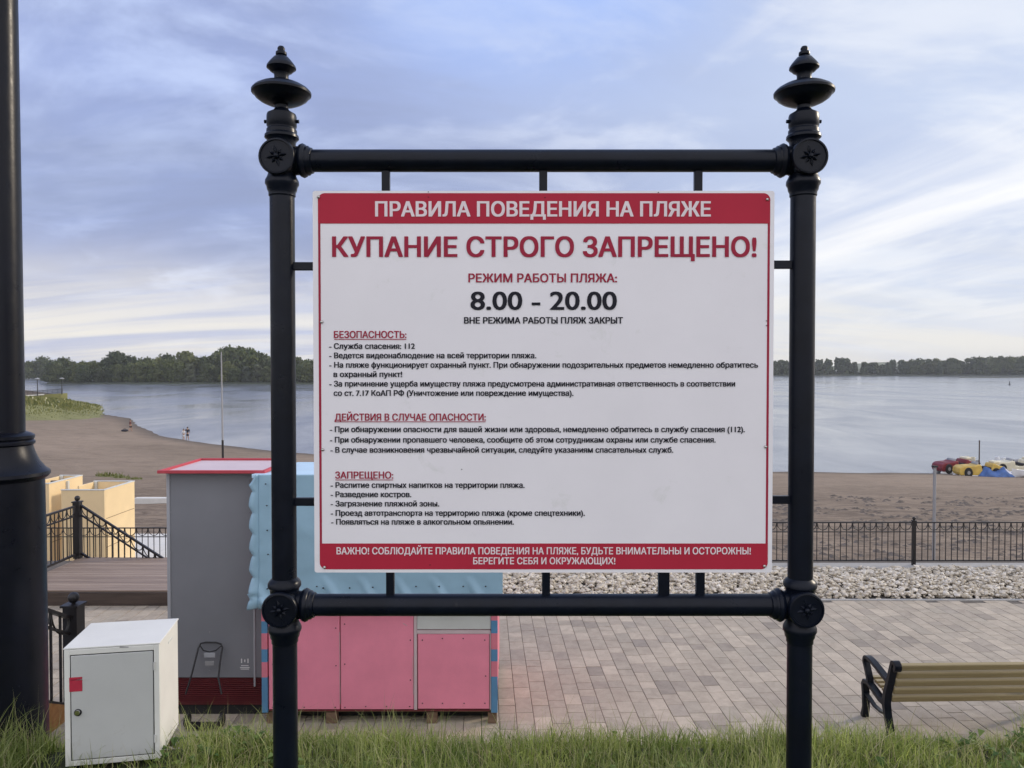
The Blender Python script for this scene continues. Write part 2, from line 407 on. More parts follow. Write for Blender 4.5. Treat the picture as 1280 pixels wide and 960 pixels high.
# ------------------------------------------------------------------ terrain: lawn, bank, promenade, beach, water
PZ = EYE - 4.0                   # promenade level (-2.3)
WZ = EYE - 9.5                   # water level (-7.8)
STX0, STX1 = -7.25, -5.05        # the stair cut through the bank
EDGE0, EDGE1 = 3.42, 7.10        # lawn edge, foot of the bank
def lawn_z(x, y):
    b = .030 * mnoise.noise(Vector((x * .9, y * .9, 3))) + .012 * mnoise.noise(Vector((x * 3, y * 3, 8)))
    e = EDGE0 + .10 * mnoise.noise(Vector((x * .7, 0, 5))) - .05 * max(0, x - .5) * .6
    if y < e: return b
    t = min(1, (y - e) / (EDGE1 - e)); return b * (1 - t) + (PZ - .01) * t - .10 * math.sin(math.pi * t)
def grid(name, xs, ys, zf, mat, skip=None, smooth=True):
    nx, ny = len(xs), len(ys)
    V = np.array([(x, y, zf(x, y)) for y in ys for x in xs])
    q = []
    for j in range(ny - 1):
        for i in range(nx - 1):
            if skip and skip((xs[i] + xs[i + 1]) / 2, (ys[j] + ys[j + 1]) / 2): continue
            a = j * nx + i; q.append((a, a + 1, a + nx + 1, a + nx))
    return big_mesh(name, V, np.array(q), mat, smooth=smooth)
xs = sorted(set([-60, -40, -25, -15, STX0, STX1, 15, 25, 40, 60] + [round(-12 + .25 * i, 3) for i in range(97) if not STX0 - .05 < -12 + .25 * i < STX1 + .05]))
ys = [-30, -15, -8, -4, -2, 0, 1, 2, 2.6] + [3 + .12 * i for i in range(35)]
ys = [y for y in ys if y < EDGE1] + [EDGE1]
tag(grid('lawn', xs, ys, lawn_z, M['soil'], skip=lambda x, y: STX0 < x < STX1 and y > 3.9), kind='structure')

def paver_field():
    V = []; Q = []
    rot = Matrix.Rotation(R(2.2), 4, 'Z')
    w = .20; g = .0065
    for i in range(-62, 75):
        x0 = i * w; y = 6.9 + random.random() * .3
        while y < 13.6:
            ln = random.choice((.2, .2, .3, .3, .3, .4)); y1 = y + ln
            c = rot @ Vector((x0 + w / 2, (y + y1) / 2 - 10, 0)); cy = c.y + 10
            if cy - ln / 2 > EDGE1 - .15 and cy + ln / 2 < 13.10 + .25 and -12 < c.x < 14.5:
                b = len(V); dz = random.uniform(-.0015, .0015); tx = random.uniform(-.001, .001)
                for zz, ins in ((-.05, g * .5), (-.003, g * .5), (0, g * .5 + .004)):
                    for sx, sy in ((-1, -1), (1, -1), (1, 1), (-1, 1)):
                        p = rot @ Vector((x0 + w / 2 + sx * (w / 2 - ins), (y + y1) / 2 + sy * (ln / 2 - ins) - 10, 0))
                        V.append((p.x, min(p.y + 10, 13.12), PZ + zz + dz + tx * sx))
                for k in range(2):
                    for s in range(4):
                        s2 = (s + 1) % 4; Q.append((b + k * 4 + s, b + k * 4 + s2, b + k * 4 + 4 + s2, b + k * 4 + 4 + s))
                Q.append((b + 8, b + 9, b + 10, b + 11))
            y = y1
    o = big_mesh('promenade', np.array(V), np.array(Q), M['pavers'], smooth=False)
    return tag(o, kind='structure')
paver_field()
base = MB().box((0, (EDGE1 - 1 + 15.9) / 2, PZ - .5), (120, 15.9 - EDGE1 + 1, .98)).build('promenade_base', M['joint'])
tag(base, kind='structure')

SHORE = [(-900, 900), (-400, 560), (-170, 285), (-130, 222), (-104, 196), (-97, 178), (-86, 160), (-72, 145), (-58, 121), (-49, 107), (-42, 100), (-35, 94), (-28, 88.5), (-22, 84.4), (24, 70.2), (38, 69), (45, 66.6), (80, 60), (200, 48), (900, 40)]
def shore(x):
    return float(np.interp(x, [a for a, b in SHORE], [b for a, b in SHORE])) + 1.2 * mnoise.noise(Vector((x * .12, 0, 1)))
def sand_z(x, y):
    s = shore(x); y0 = 15.8
    t = (y - y0) / max(s - y0, 5)
    z = -3.46 + (WZ + 3.46) * t if t < 1 else WZ - min((y - s) * .06, 2.5)
    k = max(0, min(1, 1.2 - t))
    z += k * (.07 * mnoise.noise(Vector((x * .35, y * .35, 0))) + .045 * mnoise.noise(Vector((x * 1.1, y * 1.1, 4))))
    return z
ysand = [15.85]
while ysand[-1] < 340: ysand.append(ysand[-1] * 1.012 + .05)
ysand += [400, 520, 700, 950]
xsand = [-900, -700, -520, -420, -350] + [-300 + 3 * i for i in range(84)] + [-48 + .8 * i for i in range(125)] + [52 + 3 * i for i in range(20)] + [120, 160, 240, 400, 900]
tag(grid('beach', xsand, ysand, sand_z, M['sand']), kind='structure')
wat = MB(); wat.add([(-2300, 30, WZ), (2300, 30, WZ), (2300, 2300, WZ), (-2300, 2300, WZ)], [(0, 1, 2, 3)])
tag(wat.build('river', M['water'], smooth=0), kind='structure')

def stones():
    ico = bmesh.new(); bmesh.ops.create_icosphere(ico, subdivisions=1, radius=1)
    bv = np.array([v.co[:] for v in ico.verts]); bf = np.array([[v.index for v in f.verts] for f in ico.faces]); ico.free()
    # corners knocked off: more angular than a ball
    VV = []; FF = []; n = 0
    for k in range(15000):
        x = random.uniform(-4.0, 13.5); y = random.uniform(13.20, 15.10)
        s = random.uniform(.020, .052)
        v = bv * np.array([random.uniform(.8, 1.5), random.uniform(.7, 1.2), random.uniform(.45, .85)]) * s * (1 + RNG.uniform(-.34, .34, (len(bv), 1)))
        a = random.uniform(0, 6.28); tl = random.uniform(-.6, .6)
        Rm = np.array((Matrix.Rotation(a, 3, 'Z') @ Matrix.Rotation(tl, 3, 'X')))
        mound = .05 * math.sin((y - 13.2) / 1.9 * math.pi) + .04 * mnoise.noise(Vector((x, y, 0)))
        v = v @ Rm.T + np.array([x, y, PZ + .01 + max(0, mound) + random.uniform(-.02, .07)])
        VV.append(v); FF.append(bf + n); n += len(bv)
    return big_mesh('rubble_stones', np.concatenate(VV), None, M['stone'], smooth=False, tris=np.concatenate(FF))
tag(stones(), 'bed of pale broken stones between the paving and the iron fence', 'stones', kind='stuff')
kerb = MB().box((4.5, 13.16, PZ - .02), (18, .07, .07)).build('paving_kerb', M['concrete'], bevel=.006); tag(kerb, kind='structure')
plinth = MB().box((4.6, 15.36, PZ - .02), (18.0, .36, .12)).build('fence_plinth', M['concrete'], bevel=.012); tag(plinth, kind='structure')
wall = MB().box((4.4, 16.6, -4.1), (19.0, 1.36, 2.90)).build('retaining_wall', M['white_conc'], bevel=.015)
tag(wall, 'white concrete coping of the low wall behind the fence', 'wall')

# ------------------------------------------------------------------ the rules board
SD = 2.5
def S(x, y, d=SD): return P(x, y, d)
pxm = SD / F                     # metres per photo pixel at the board
board = empty('rules_board', (S(678, 0).x, SD, 0), 0, 'large white and red beach rules board in a black iron frame', 'sign board')
BO = Vector(board.location)
LX, RX = S(353, 300).x, S(1003.5, 300).x
ZT, ZB = S(0, 201).z, S(0, 756).z
def bb(mb, name, mat, parent=board, **k): return mb.build(name, mat, parent, rel=BO, **k)
fin = [(.5, 57.5), (3.2, 58.2), (4.6, 60.5), (4.4, 63.5), (6.6, 65.5), (6.8, 68.5), (5.2, 70), (9, 72), (12, 75.5), (15.2, 79.5), (17.6, 83.2), (17.8, 85.5), (15.5, 87), (13.5, 89.5), (10, 91.5), (8.6, 94.5), (8.8, 99.5), (11, 102), (18, 103.8), (26, 106.8), (33, 111), (36.2, 114.8), (36, 117.5), (33, 119.5), (31.5, 122.5), (26, 126.5), (19, 129.8), (14, 131.2), (8.5, 132.2), (8.2, 136), (10, 138.5), (13, 140.5), (17.4, 143), (18.2, 146), (18.2, 158), (17.2, 159.5), (17.2, 161.5), (18.4, 163), (18.6, 167.5), (20.6, 170), (20.8, 173), (18.2, 175.5), (17, 178), (16.6, 185)]
collar_lo = [(16.5, 210), (17, 219), (18.2, 222), (20.4, 226.5), (20.6, 230.5), (18.8, 233.5), (18, 238), (16.4, 241), (16.4, 245), (15, 247)]
def lathe_px(mb, prof, cx, n=28):
    pts = [(r * pxm, S(0, y).z) for r, y in prof]; pts.sort(key=lambda q: q[1])
    mb.lathe(pts, Matrix.Translation((cx, SD, 0)), n)
for cx in (LX, RX):
    p = MB(); p.cyl((cx, SD, -.4), (cx, SD, ZT + .02), 15.2 * pxm, n=32); bb(p, 'post', M['iron'])
    f = MB(); lathe_px(f, fin, cx)
    f.cyl((cx - .056, SD, S(0, 152).z), (cx + .056, SD, S(0, 152).z), .006, n=8)
    bb(f, 'finial', M['iron'])
    for zc, up in ((ZT, 1), (ZB, 0)):
        j = MB(); off = 201 if up else 758
        lathe_px(j, [(r, y - 201 + off) for r, y in collar_lo], cx)
        if not up: lathe_px(j, [(15, 722), (18.4, 725), (20.4, 728.5), (20.4, 732.5), (18.4, 735), (17.8, 738), (17, 752)], cx)
        j.ball((cx, SD, zc), 21 * pxm, 24, 1.0, 14)
        sx = 1 if cx == LX else -1
        q = Matrix.Translation((cx, SD, zc)) @ Matrix.Rotation(sx * math.pi / 2, 4, 'Y')
        j.lathe([(r * pxm, z * pxm) for r, z in ((17.5, 0), (17.5, 22), (19.5, 23.5), (21, 27), (19.5, 30), (18, 31), (18, 33.5), (16, 35.5), (15.5, 38), (13.8, 39))], q, 28)
        q2 = Matrix.Translation((cx, SD, zc)) @ Matrix.Rotation(math.pi / 2, 4, 'X')
        j.lathe([(21.5 * pxm, -.03), (21.5 * pxm, .045), (22.2 * pxm, .050), (22.4 * pxm, .056), (21.4 * pxm, .062), (19.4 * pxm, .063), (19.0 * pxm, .058), (.001, .057)], q2, 36)
        jo = bb(j, 'pipe_joint', M['iron'])
        m = MB(); fy = SD - .0585
        for k in range(8):
            a = k * math.pi / 4 + .2; rl = .034 if k % 2 == 0 else .026; c_, s_ = math.cos(a), math.sin(a)
            def q3(r, t, d): return (cx + c_ * r - s_ * t, fy - d, zc + s_ * r + c_ * t)
            vs = [q3(.007, 0, .001), q3(rl * .6, .006, .0), q3(rl, 0, .001), q3(rl * .6, -.006, 0), q3(rl * .55, 0, .007)]
            m.add(vs, [(0, 1, 4), (1, 2, 4), (2, 3, 4), (3, 0, 4)])
        m.ball((cx, fy - .003, zc), .009, 12)
        mo = bb(m, 'medallion', M['iron'], jo)
for zc in (ZT, ZB):
    c = MB().cyl((LX + .05, SD, zc), (RX - .05, SD, zc), 13.7 * pxm, n=32); bb(c, 'crossbar', M['iron'])
zt, zb = S(0, 240).z, S(0, 714).z
xl, xr = S(393.5, 470).x, S(964.5, 470).x
def stub(x0, z0, x1, z1, w, h): return bb(MB().box(((x0 + x1) / 2, SD, (z0 + z1) / 2), (w, .02, h)), 'bracket', M['iron'], bevel=.002)
for x in (482.5, 679, 872.5): X = S(x, 225).x; stub(X, zt - .05, X, ZT, .026, ZT - zt + .05)
for x, w in ((488, .026), (682.5, .026), (829.5, .036), (875, .028)): X = S(x, 730).x; stub(X, ZB, X, zb + .05, w, zb - ZB + .05)
for y in (333, 627): Z = S(0, y).z; stub(LX, Z, xl + .05, Z, xl + .05 - LX, .026)
for y in (331, 624.5): Z = S(0, y).z; stub(RX, Z, xr - .05, Z, RX - xr + .05, .026)

def rrect(x0, z0, x1, z1, rad, n=8):
    pts = []
    for cx, cz, a0 in ((x1 - rad, z1 - rad, 0), (x0 + rad, z1 - rad, 90), (x0 + rad, z0 + rad, 180), (x1 - rad, z0 + rad, 270)):
        for k in range(n + 1):
            a = R(a0 + 90 * k / n); pts.append((cx + rad * math.cos(a), cz + rad * math.sin(a)))
    return pts
FYP = SD - .016                  # front face of the panel
pan = MB().prism(rrect(xl, zb, xr, zt, .008), .006, Matrix.Translation((0, FYP, 0)))
panel = bb(pan, 'panel', M['sign_white'], smooth=20)
bk = MB()
for z in (zb + .012, zt - .012): bk.box(((xl + xr) / 2, FYP + .0165, z), (xr - xl - .004, .020, .020))
for x in (xl + .012, xr - .012): bk.box((x, FYP + .0165, (zt + zb) / 2), (.020, .020, zt - zb - .046))
bb(bk, 'backing_frame', M['iron'])
def sy(y): return S(0, y, FYP).z
def sx(x): return S(x, 470, FYP).x
bx0, bx1, bz0, bz1 = sx(398.6), sx(961.2), sy(711.5), sy(241.5)
lw = .0075
o_, i_ = rrect(bx0, bz0, bx1, bz1, .022), rrect(bx0 + lw, bz0 + lw, bx1 - lw, bz1 - lw, .022 - lw)
n = len(o_)
ring = MB(); ring.add([(a, FYP - .0006, b) for a, b in o_] + [(a, FYP - .0006, b) for a, b in i_], [(k, (k + 1) % n, (k + 1) % n + n, k + n) for k in range(n)])
bb(ring, 'border_line', M['dark_red_print'], panel, smooth=0)
def band(z0, z1, name, top):
    full = rrect(bx0, z0 if top else z0, bx1, z1, .022)
    k = len(full) // 4
    if top: pts = full[:2 * k] + [(bx0, z0), (bx1, z0)]
    else: pts = [(bx1, z1), (bx0, z1)] + full[2 * k:]
    m = MB(); m.add([(a, FYP - .0012, b) for a, b in pts], [tuple(range(len(pts)))]); bb(m, name, M['red_print'], panel, smooth=0)
band(sy(279.5), bz1, 'header_band', True)
band(bz0, sy(679.2), 'footer_band', False)

from mathutils.geometry import delaunay_2d_cdt
def glyph_faces(txt):
    """flat faces of a line of writing in font units, filled by winding number (the font's strokes overlap themselves)"""
    cu = bpy.data.curves.new('lettering', 'FONT'); cu.body = txt; cu.size = 1.0; cu.resolution_u = 4; cu.fill_mode = 'NONE'
    ob = bpy.data.objects.new('lettering', cu); COL.objects.link(ob)
    dg = bpy.context.evaluated_depsgraph_get(); me = bpy.data.meshes.new_from_object(ob.evaluated_get(dg))
    bpy.data.objects.remove(ob); bpy.data.curves.remove(cu)
    co = [Vector((v.co.x, v.co.y)) for v in me.vertices]; ed = [tuple(e.vertices) for e in me.edges]
    ed = [(max(e), min(e)) if abs(e[0] - e[1]) > 1 else (min(e), max(e)) for e in ed]     # drawing order, closing edge backwards
    bpy.data.meshes.remove(me)
    vo, _, fo, *_r = delaunay_2d_cdt(co, ed, [], 0, 1e-6)
    v = np.array([p[:] for p in vo]); f = np.array([t for t in fo if len(t) == 3])
    c = v[f].mean(1); A = np.array([co[a][:] for a, b in ed]); B = np.array([co[b][:] for a, b in ed])
    wn = np.zeros(len(c))
    for k in range(len(c)):
        px_, py_ = c[k]
        m = (A[:, 1] > py_) != (B[:, 1] > py_)
        a, b = A[m], B[m]; xi = a[:, 0] + (py_ - a[:, 1]) / (b[:, 1] - a[:, 1]) * (b[:, 0] - a[:, 0])
        wn[k] = np.sum(np.where(xi > px_, np.sign(b[:, 1] - a[:, 1]), 0))
    f = f[wn != 0]
    cr = (v[f[:, 1], 0] - v[f[:, 0], 0]) * (v[f[:, 2], 1] - v[f[:, 0], 1]) - (v[f[:, 1], 1] - v[f[:, 0], 1]) * (v[f[:, 2], 0] - v[f[:, 0], 0])
    f = f[np.abs(cr) > 1e-10]; cr = cr[np.abs(cr) > 1e-10]; f[cr < 0] = f[cr < 0][:, ::-1]
    used = np.unique(f); mp = np.zeros(len(v), int); mp[used] = np.arange(len(used))
    v = v[used]; f = mp[f]
    return np.column_stack([v, np.zeros(len(v))]), [tuple(int(q) for q in t) for t in f]
def text_mesh(name, txt, x0, x1, ybase, cap, mat, bold=.014, underline=None):
    """a line of writing as flat lettering, fitted between x0 and x1 on its baseline"""
    co, fc = glyph_faces(txt); lo, hi = co[:, 0].min(), co[:, 0].max()
    X0, X1 = sx(x0), sx(x1); zb_ = sy(ybase)
    kx = (X1 - X0) / (hi - lo); kz = (sy(ybase - cap) - zb_) / CAPH
    V = []; FF = []
    for q, (ox, oz) in enumerate(((0, 0), (1, .55), (-1, .55), (1, -.55), (-1, -.55)) if bold else ((0, 0),)):   # heavier strokes
        o = len(V)
        V += [(X0 + (x - lo + ox * bold) * kx - BO.x, FYP - .0020 - .00008 * q - .00004 * d - BO.y, zb_ + (z + oz * bold * .8) * kz - BO.z) for x, z, d in co]
        FF += [tuple(o + k for k in f) for f in fc]
    if underline:
        zu = sy(underline); o = len(V)
        V += [tuple(Vector(q) - BO) for q in ((X0, FYP - .0026, zu - .0014), (X1, FYP - .0026, zu - .0014), (X1, FYP - .0026, zu + .0008), (X0, FYP - .0026, zu + .0008))]; FF.append((o, o + 1, o + 2, o + 3))
    me = bpy.data.meshes.new(name); me.from_pydata(V, [], FF); me.materials.append(mat)
    o = bpy.data.objects.new(name, me); COL.objects.link(o); o.parent = panel
    return o
def cap_height():
    cu = bpy.data.curves.new('h', 'FONT'); cu.body = 'Н'; cu.size = 1.0; cu.offset = .0
    ob = bpy.data.objects.new('h', cu); COL.objects.link(ob)
    dg = bpy.context.evaluated_depsgraph_get(); me = bpy.data.meshes.new_from_object(ob.evaluated_get(dg))
    h = max(v.co.y for v in me.vertices); bpy.data.objects.remove(ob); bpy.data.curves.remove(cu); bpy.data.meshes.remove(me)
    return h
CAPH = cap_height()
W_, DR, BK = M['white_print'], M['dark_red_print'], M['black_print']
LINES = [
 ('ПРАВИЛА ПОВЕДЕНИЯ НА ПЛЯЖЕ', 470.5, 886.5, 270.5, 18.5, W_, .030, None),
 ('КУПАНИЕ СТРОГО ЗАПРЕЩЕНО!', 417, 943.5, 320.8, 24.8, DR, .030, None),
 ('РЕЖИМ РАБОТЫ ПЛЯЖА:', 586, 770.5, 352.8, 10.8, DR, .026, None),
 ('8.00 - 20.00', 589, 770, 387, 23.5, BK, .020, None),
 ('ВНЕ РЕЖИМА РАБОТЫ ПЛЯЖ ЗАКРЫТ', 580.5, 778, 404.3, 7.8, BK, .034, None),
 ('БЕЗОПАСНОСТЬ:', 418, 508, 422.4, 8.6, DR, .026, 424.0),
 ('- Служба спасения: 112', 412, 518.5, 436, 7, BK, .030, None),
 ('- Ведется видеонаблюдение на всей территории пляжа.', 412, 670, 447.7, 7, BK, .030, None),
 ('- На пляже функционирует охранный пункт. При обнаружении подозрительных предметов немедленно обратитесь', 412, 947, 459.5, 7, BK, .030, None),
 ('в охранный пункт!', 417.3, 502.5, 471.2, 7, BK, .030, None),
 ('- За причинение ущерба имуществу пляжа предусмотрена административная ответственность в соответствии', 412, 918.5, 483, 7, BK, .030, None),
 ('со ст. 7.17 КоАП РФ (Уничтожение или повреждение имущества).', 417.3, 716.5, 494.7, 7, BK, .030, None),
 ('ДЕЙСТВИЯ В СЛУЧАЕ ОПАСНОСТИ:', 418.5, 607, 525.6, 8.6, DR, .026, 527.0),
 ('- При обнаружении опасности для вашей жизни или здоровья, немедленно обратитесь в службу спасения (112).', 412.5, 931, 540, 7, BK, .030, None),
 ('- При обнаружении пропавшего человека, сообщите об этом сотрудникам охраны или службе спасения.', 412.5, 894.5, 553, 7, BK, .030, None),
 ('- В случае возникновения чрезвычайной ситуации, следуйте указаниям спасательных служб.', 413, 841.5, 565.6, 7, BK, .030, None),
 ('ЗАПРЕЩЕНО:', 418.8, 491, 598, 8.6, DR, .026, 599.6),
 ('- Распитие спиртных напитков на территории пляжа.', 413, 655.5, 609.6, 7, BK, .030, None),
 ('- Разведение костров.', 413, 513.5, 621.2, 7, BK, .030, None),
 ('- Загрязнение пляжной зоны.', 413, 548.5, 632.8, 7, BK, .030, None),
 ('- Проезд автотранспорта на территорию пляжа (кроме спецтехники).', 413, 731, 644.5, 7, BK, .030, None),
 ('- Появляться на пляже в алкогольном опьянении.', 413.5, 642, 655.5, 7, BK, .030, None),
 ('ВАЖНО! СОБЛЮДАЙТЕ ПРАВИЛА ПОВЕДЕНИЯ НА ПЛЯЖЕ, БУДЬТЕ ВНИМАТЕЛЬНЫ И ОСТОРОЖНЫ!', 420, 939.5, 692.6, 8.6, W_, .024, None),
 ('БЕРЕГИТЕ СЕБЯ И ОКРУЖАЮЩИХ!', 591.5, 769.5, 705, 8.4, W_, .024, None)]
for t_, a_, b_, y_, c_, m_, bo_, u_ in LINES: text_mesh('lettering', t_, a_, b_, y_, c_, m_, bo_, u_)
for x, y in ((399.5, 246.5), (957.5, 249.5), (402.5, 402.5), (403, 562), (957.5, 558.5), (404.5, 709), (957, 707.5)):
    s_ = MB().ball((sx(x), FYP - .001, sy(y)), .0058, 10, .9); bb(s_, 'screw', M['steel'], panel)
for x, y in ((536, 240), (536, 246.5), (681, 247), (822, 240.5), (957.5, 401), (577, 586.5), (537, 706), (957.5, 407)):
    s_ = MB().ball((sx(x), FYP - .0014, sy(y)), .0022, 8, .6); bb(s_, 'rivet', M['black_print'], panel)

# ------------------------------------------------------------------ lamp column on the left edge
LD = 3.52
lx = P(3, 600, LD).x
lamp = empty('street_lamp', (lx, LD, 0), 0, 'thick black iron lamp column with a flared base at the lawn edge', 'street lamp')
def zl(y): return P(0, y, LD).z
pl = LD / F
prof = [(47 * pl, -.3), (47 * pl, zl(760)), (46.3 * pl, zl(640)), (46 * pl, zl(600)), (50 * pl, zl(597)), (52.5 * pl, zl(594)), (52 * pl, zl(590)), (47 * pl, zl(586)), (41 * pl, zl(578)), (36.5 * pl, zl(568)), (34 * pl, zl(560)), (33.5 * pl, zl(557)), (36 * pl, zl(555)), (36 * pl, zl(552)), (34 * pl, zl(550)), (35.5 * pl, zl(548)), (35.5 * pl, zl(544.5)), (32 * pl, zl(542)), (27 * pl, zl(540))]
MB().lathe(prof, None, 48).build('base_drum', M['lamp_iron'], lamp)
MB().lathe([(25.5 * pl, zl(541)), (24.6 * pl, zl(260)), (23.2 * pl, zl(-120)), (.062, 4.2)], None, 40).build('shaft', M['lamp_iron'], lamp)
hd = MB().lathe([(.07, 4.2), (.11, 4.23), (.11, 4.28), (.05, 4.34), (.05, 4.5), (.16, 4.55), (.17, 4.58)], None, 24).build('lantern_base', M['lamp_iron'], lamp)
MB().lathe([(.15, 4.58), (.20, 4.95)], None, 12).build('lantern_glass', M['white_board'], lamp)
MB().lathe([(.23, 4.95), (.20, 5.0), (.08, 5.10), (.03, 5.2)], None, 12).build('lantern_cap', M['lamp_iron'], lamp)

# ------------------------------------------------------------------ white cabinet in the grass
CA = R(10.5); cw, cd, ch = .372, .315, .492
fr = P(197.5, 806, 3.25); 
cbx = empty('electric_cabinet', (0, 0, 0), CA, 'white metal utility cabinet with a red sticker, standing in the grass', 'cabinet')
c_, s_ = math.cos(CA), math.sin(CA)
front_right = Vector((-1.500, 3.245, 0))
cen = front_right + Vector((-c_ * cw / 2 - s_ * cd / 2, -s_ * cw / 2 + c_ * cd / 2, 0))
cbx.location = (cen.x, cen.y, 0.0)
zb0 = .035; ztp = EYE - 1.175
hgt = ztp - zb0
bd = MB(); t = .002
bd.box((0, .002, zb0 + hgt / 2), (cw, cd - .004, hgt)); body = bd.build('cabinet_body', M['cab_white'], cbx, bevel=.004)
fr_ = MB()
for x in (-cw / 2 + .011, cw / 2 - .011): fr_.box((x, -cd / 2 - .002, zb0 + hgt / 2), (.022, .008, hgt))
for z in (zb0 + .011, ztp - .011): fr_.box((0, -cd / 2 - .002, z), (cw - .044, .008, .022))
fr_.build('door_frame', M['cab_white'], cbx, bevel=.002)
MB().box((0, -cd / 2 + .0005, zb0 + hgt / 2), (cw - .044, .004, hgt - .044)).build('door_gap', M['gap'], cbx)
door = MB().box((0, -cd / 2 - .003, zb0 + hgt / 2), (cw - .052, .008, hgt - .052)).build('door', M['cab_grey'], cbx, bevel=.002)
MB().cyl((-cw / 2 + .052, -cd / 2 - .006, ztp - .262), (-cw / 2 + .052, -cd / 2 - .018, ztp - .262), .012, .010).build('lock', M['chrome'], door)
MB().cyl((-cw / 2 + .052, -cd / 2 - .006, ztp - .264), (-cw / 2 + .052, -cd / 2 - .010, ztp - .264), .015).build('lock_ring', M['rubber'], door)
MB().box((-cw / 2 + .045, -cd / 2 - .0078, ztp - .145), (.050, .0012, .060)).build('sticker', M['red_sticker'], door)
MB().box((-cw / 2 + .058, -cd / 2 - .0080, ztp - .126), (.070, .0008, .006)).build('tape', M['cab_grey'], door)
lid = MB().box((0, 0, ztp + .0045), (cw + .006, cd + .010, .007)).build('lid', M['cab_white'], cbx, bevel=.002)
for z_ in (zb0 + .09, ztp - .09): MB().cyl((cw / 2 - .020, -cd / 2 - .008, z_ - .016), (cw / 2 - .020, -cd / 2 - .008, z_ + .016), .0045, n=10).build('hinge', M['cab_grey'], cbx)
MB().box((cw / 2 + .0005, .02, ztp - .045), (.002, .07, .010)).build('side_slot', M['white_board'], cbx)
MB().bar((.03, -cd / 2 - .006, ztp - .001), (.065, -cd / 2 - .006, ztp - .003), .003, .003).build('paint_chip', M['galv'], cbx)
for x, y in ((-.15, -.11), (.15, -.11), (.15, .11), (-.15, .11)):
    MB().box((x, y, .0), (.03, .03, .072)).build('foot', M['iron'], cbx)

# ------------------------------------------------------------------ pink and blue kiosk
KD = 8.55
ko = P(476, 900, KD); kx0, kx1 = P(328, 830, KD).x, P(622, 830, KD).x
kz0 = P(0, 888, KD).z; kz1 = P(0, 592, KD).z
kio = empty('snack_kiosk', ((kx0 + kx1) / 2, KD, PZ), 0, 'pink kiosk with a pale blue vinyl cover, behind the rules board', 'kiosk')
KO = Vector(kio.location)
def kb(mb, name, mat, parent=kio, **k): return mb.build(name, mat, parent, rel=KO, **k)
DEP = 1.8
kb(MB().box(((kx0 + kx1) / 2, KD + DEP / 2 + .03, (kz0 + kz1) / 2 - .09), (kx1 - kx0 - .02, DEP, kz1 - kz0 - .18)), 'kiosk_body', M['pinktrim'])
def zk(y, d=KD): return P(0, y, d).z
def xk(x, d=KD): return P(x, 830, d).x
def panel_box(xa, xb, ya, yb, proud, th=.02):
    return MB().box(((xk(xa) + xk(xb)) / 2, KD + .02 - proud, (zk(ya) + zk(yb)) / 2), (xk(xb) - xk(xa), th, zk(ya) - zk(yb)))
kb(panel_box(336, 424.6, 700, 886.5, .012), 'front_panel', M['pink'], bevel=.003)
kb(panel_box(426, 517, 700, 886.5, .012), 'front_panel', M['pink'], bevel=.003)
kb(panel_box(522.5, 611.5, 792.5, 886, .010), 'front_panel', M['pink'], bevel=.003)
kb(panel_box(521.5, 613.5, 765, 786.5, .014), 'white_hatch', M['white_board'], bevel=.003)
tr = MB()
for a in ((517.6, 521.2, 700, 887), (521.4, 612.2, 787.5, 792), (612.3, 613.4, 788, 887)): tr.add([], []); \
    tr.box(((xk(a[0]) + xk(a[1])) / 2, KD + .004, (zk(a[2]) + zk(a[3])) / 2), (xk(a[1]) - xk(a[0]), .02, zk(a[2]) - zk(a[3])))
kb(tr, 'panel_trim', M['roof_pale'])
kb(MB().box(((xk(336) + xk(612)) / 2, KD + .012, zk(887.8)), (xk(612) - xk(336), .03, .016)), 'bottom_rail', M['wine'])
for xa, xb in ((327.6, 334.6), (614, 622)):
    st = MB(); ys_ = [700, 775, 791, 811, 826, 845, 890] if xb > 400 else [700, 776, 791, 811, 827, 846, 890]
    for k in range(len(ys_) - 1):
        st.mi = k % 2 == 0
        st.box(((xk(xa) + xk(xb)) / 2, KD + .008, (zk(ys_[k]) + zk(ys_[k + 1])) / 2), (xk(xb) - xk(xa), .05, zk(ys_[k]) - zk(ys_[k + 1])))
    # the last, lowest length is blue
    cs = kb(st, 'corner_strip', [M['pinktrim'], M['bluestripe']])
    cs.data.polygons.foreach_set('material_index', [0 if (i // 6) % 2 == 0 and (i // 6) != 5 else 1 for i in range(len(cs.data.polygons))])
rf = MB(); hz = .045
rx0, rx1 = xk(318), xk(629)
zb_ = P(0, 577.5, KD + DEP).z
rf.add([(rx0, KD - .05, kz1), (rx1, KD - .05, kz1), (rx1, KD + DEP, zb_), (rx0, KD + DEP, zb_), (rx0, KD - .05, kz1 - hz), (rx1, KD - .05, kz1 - hz), (rx1, KD + DEP, zb_ - hz), (rx0, KD + DEP, zb_ - hz)],
       [(0, 1, 2, 3), (7, 6, 5, 4), (0, 4, 5, 1), (1, 5, 6, 2), (2, 6, 7, 3), (3, 7, 4, 0)])
kb(rf, 'roof', M['roof_blue'], bevel=.006)
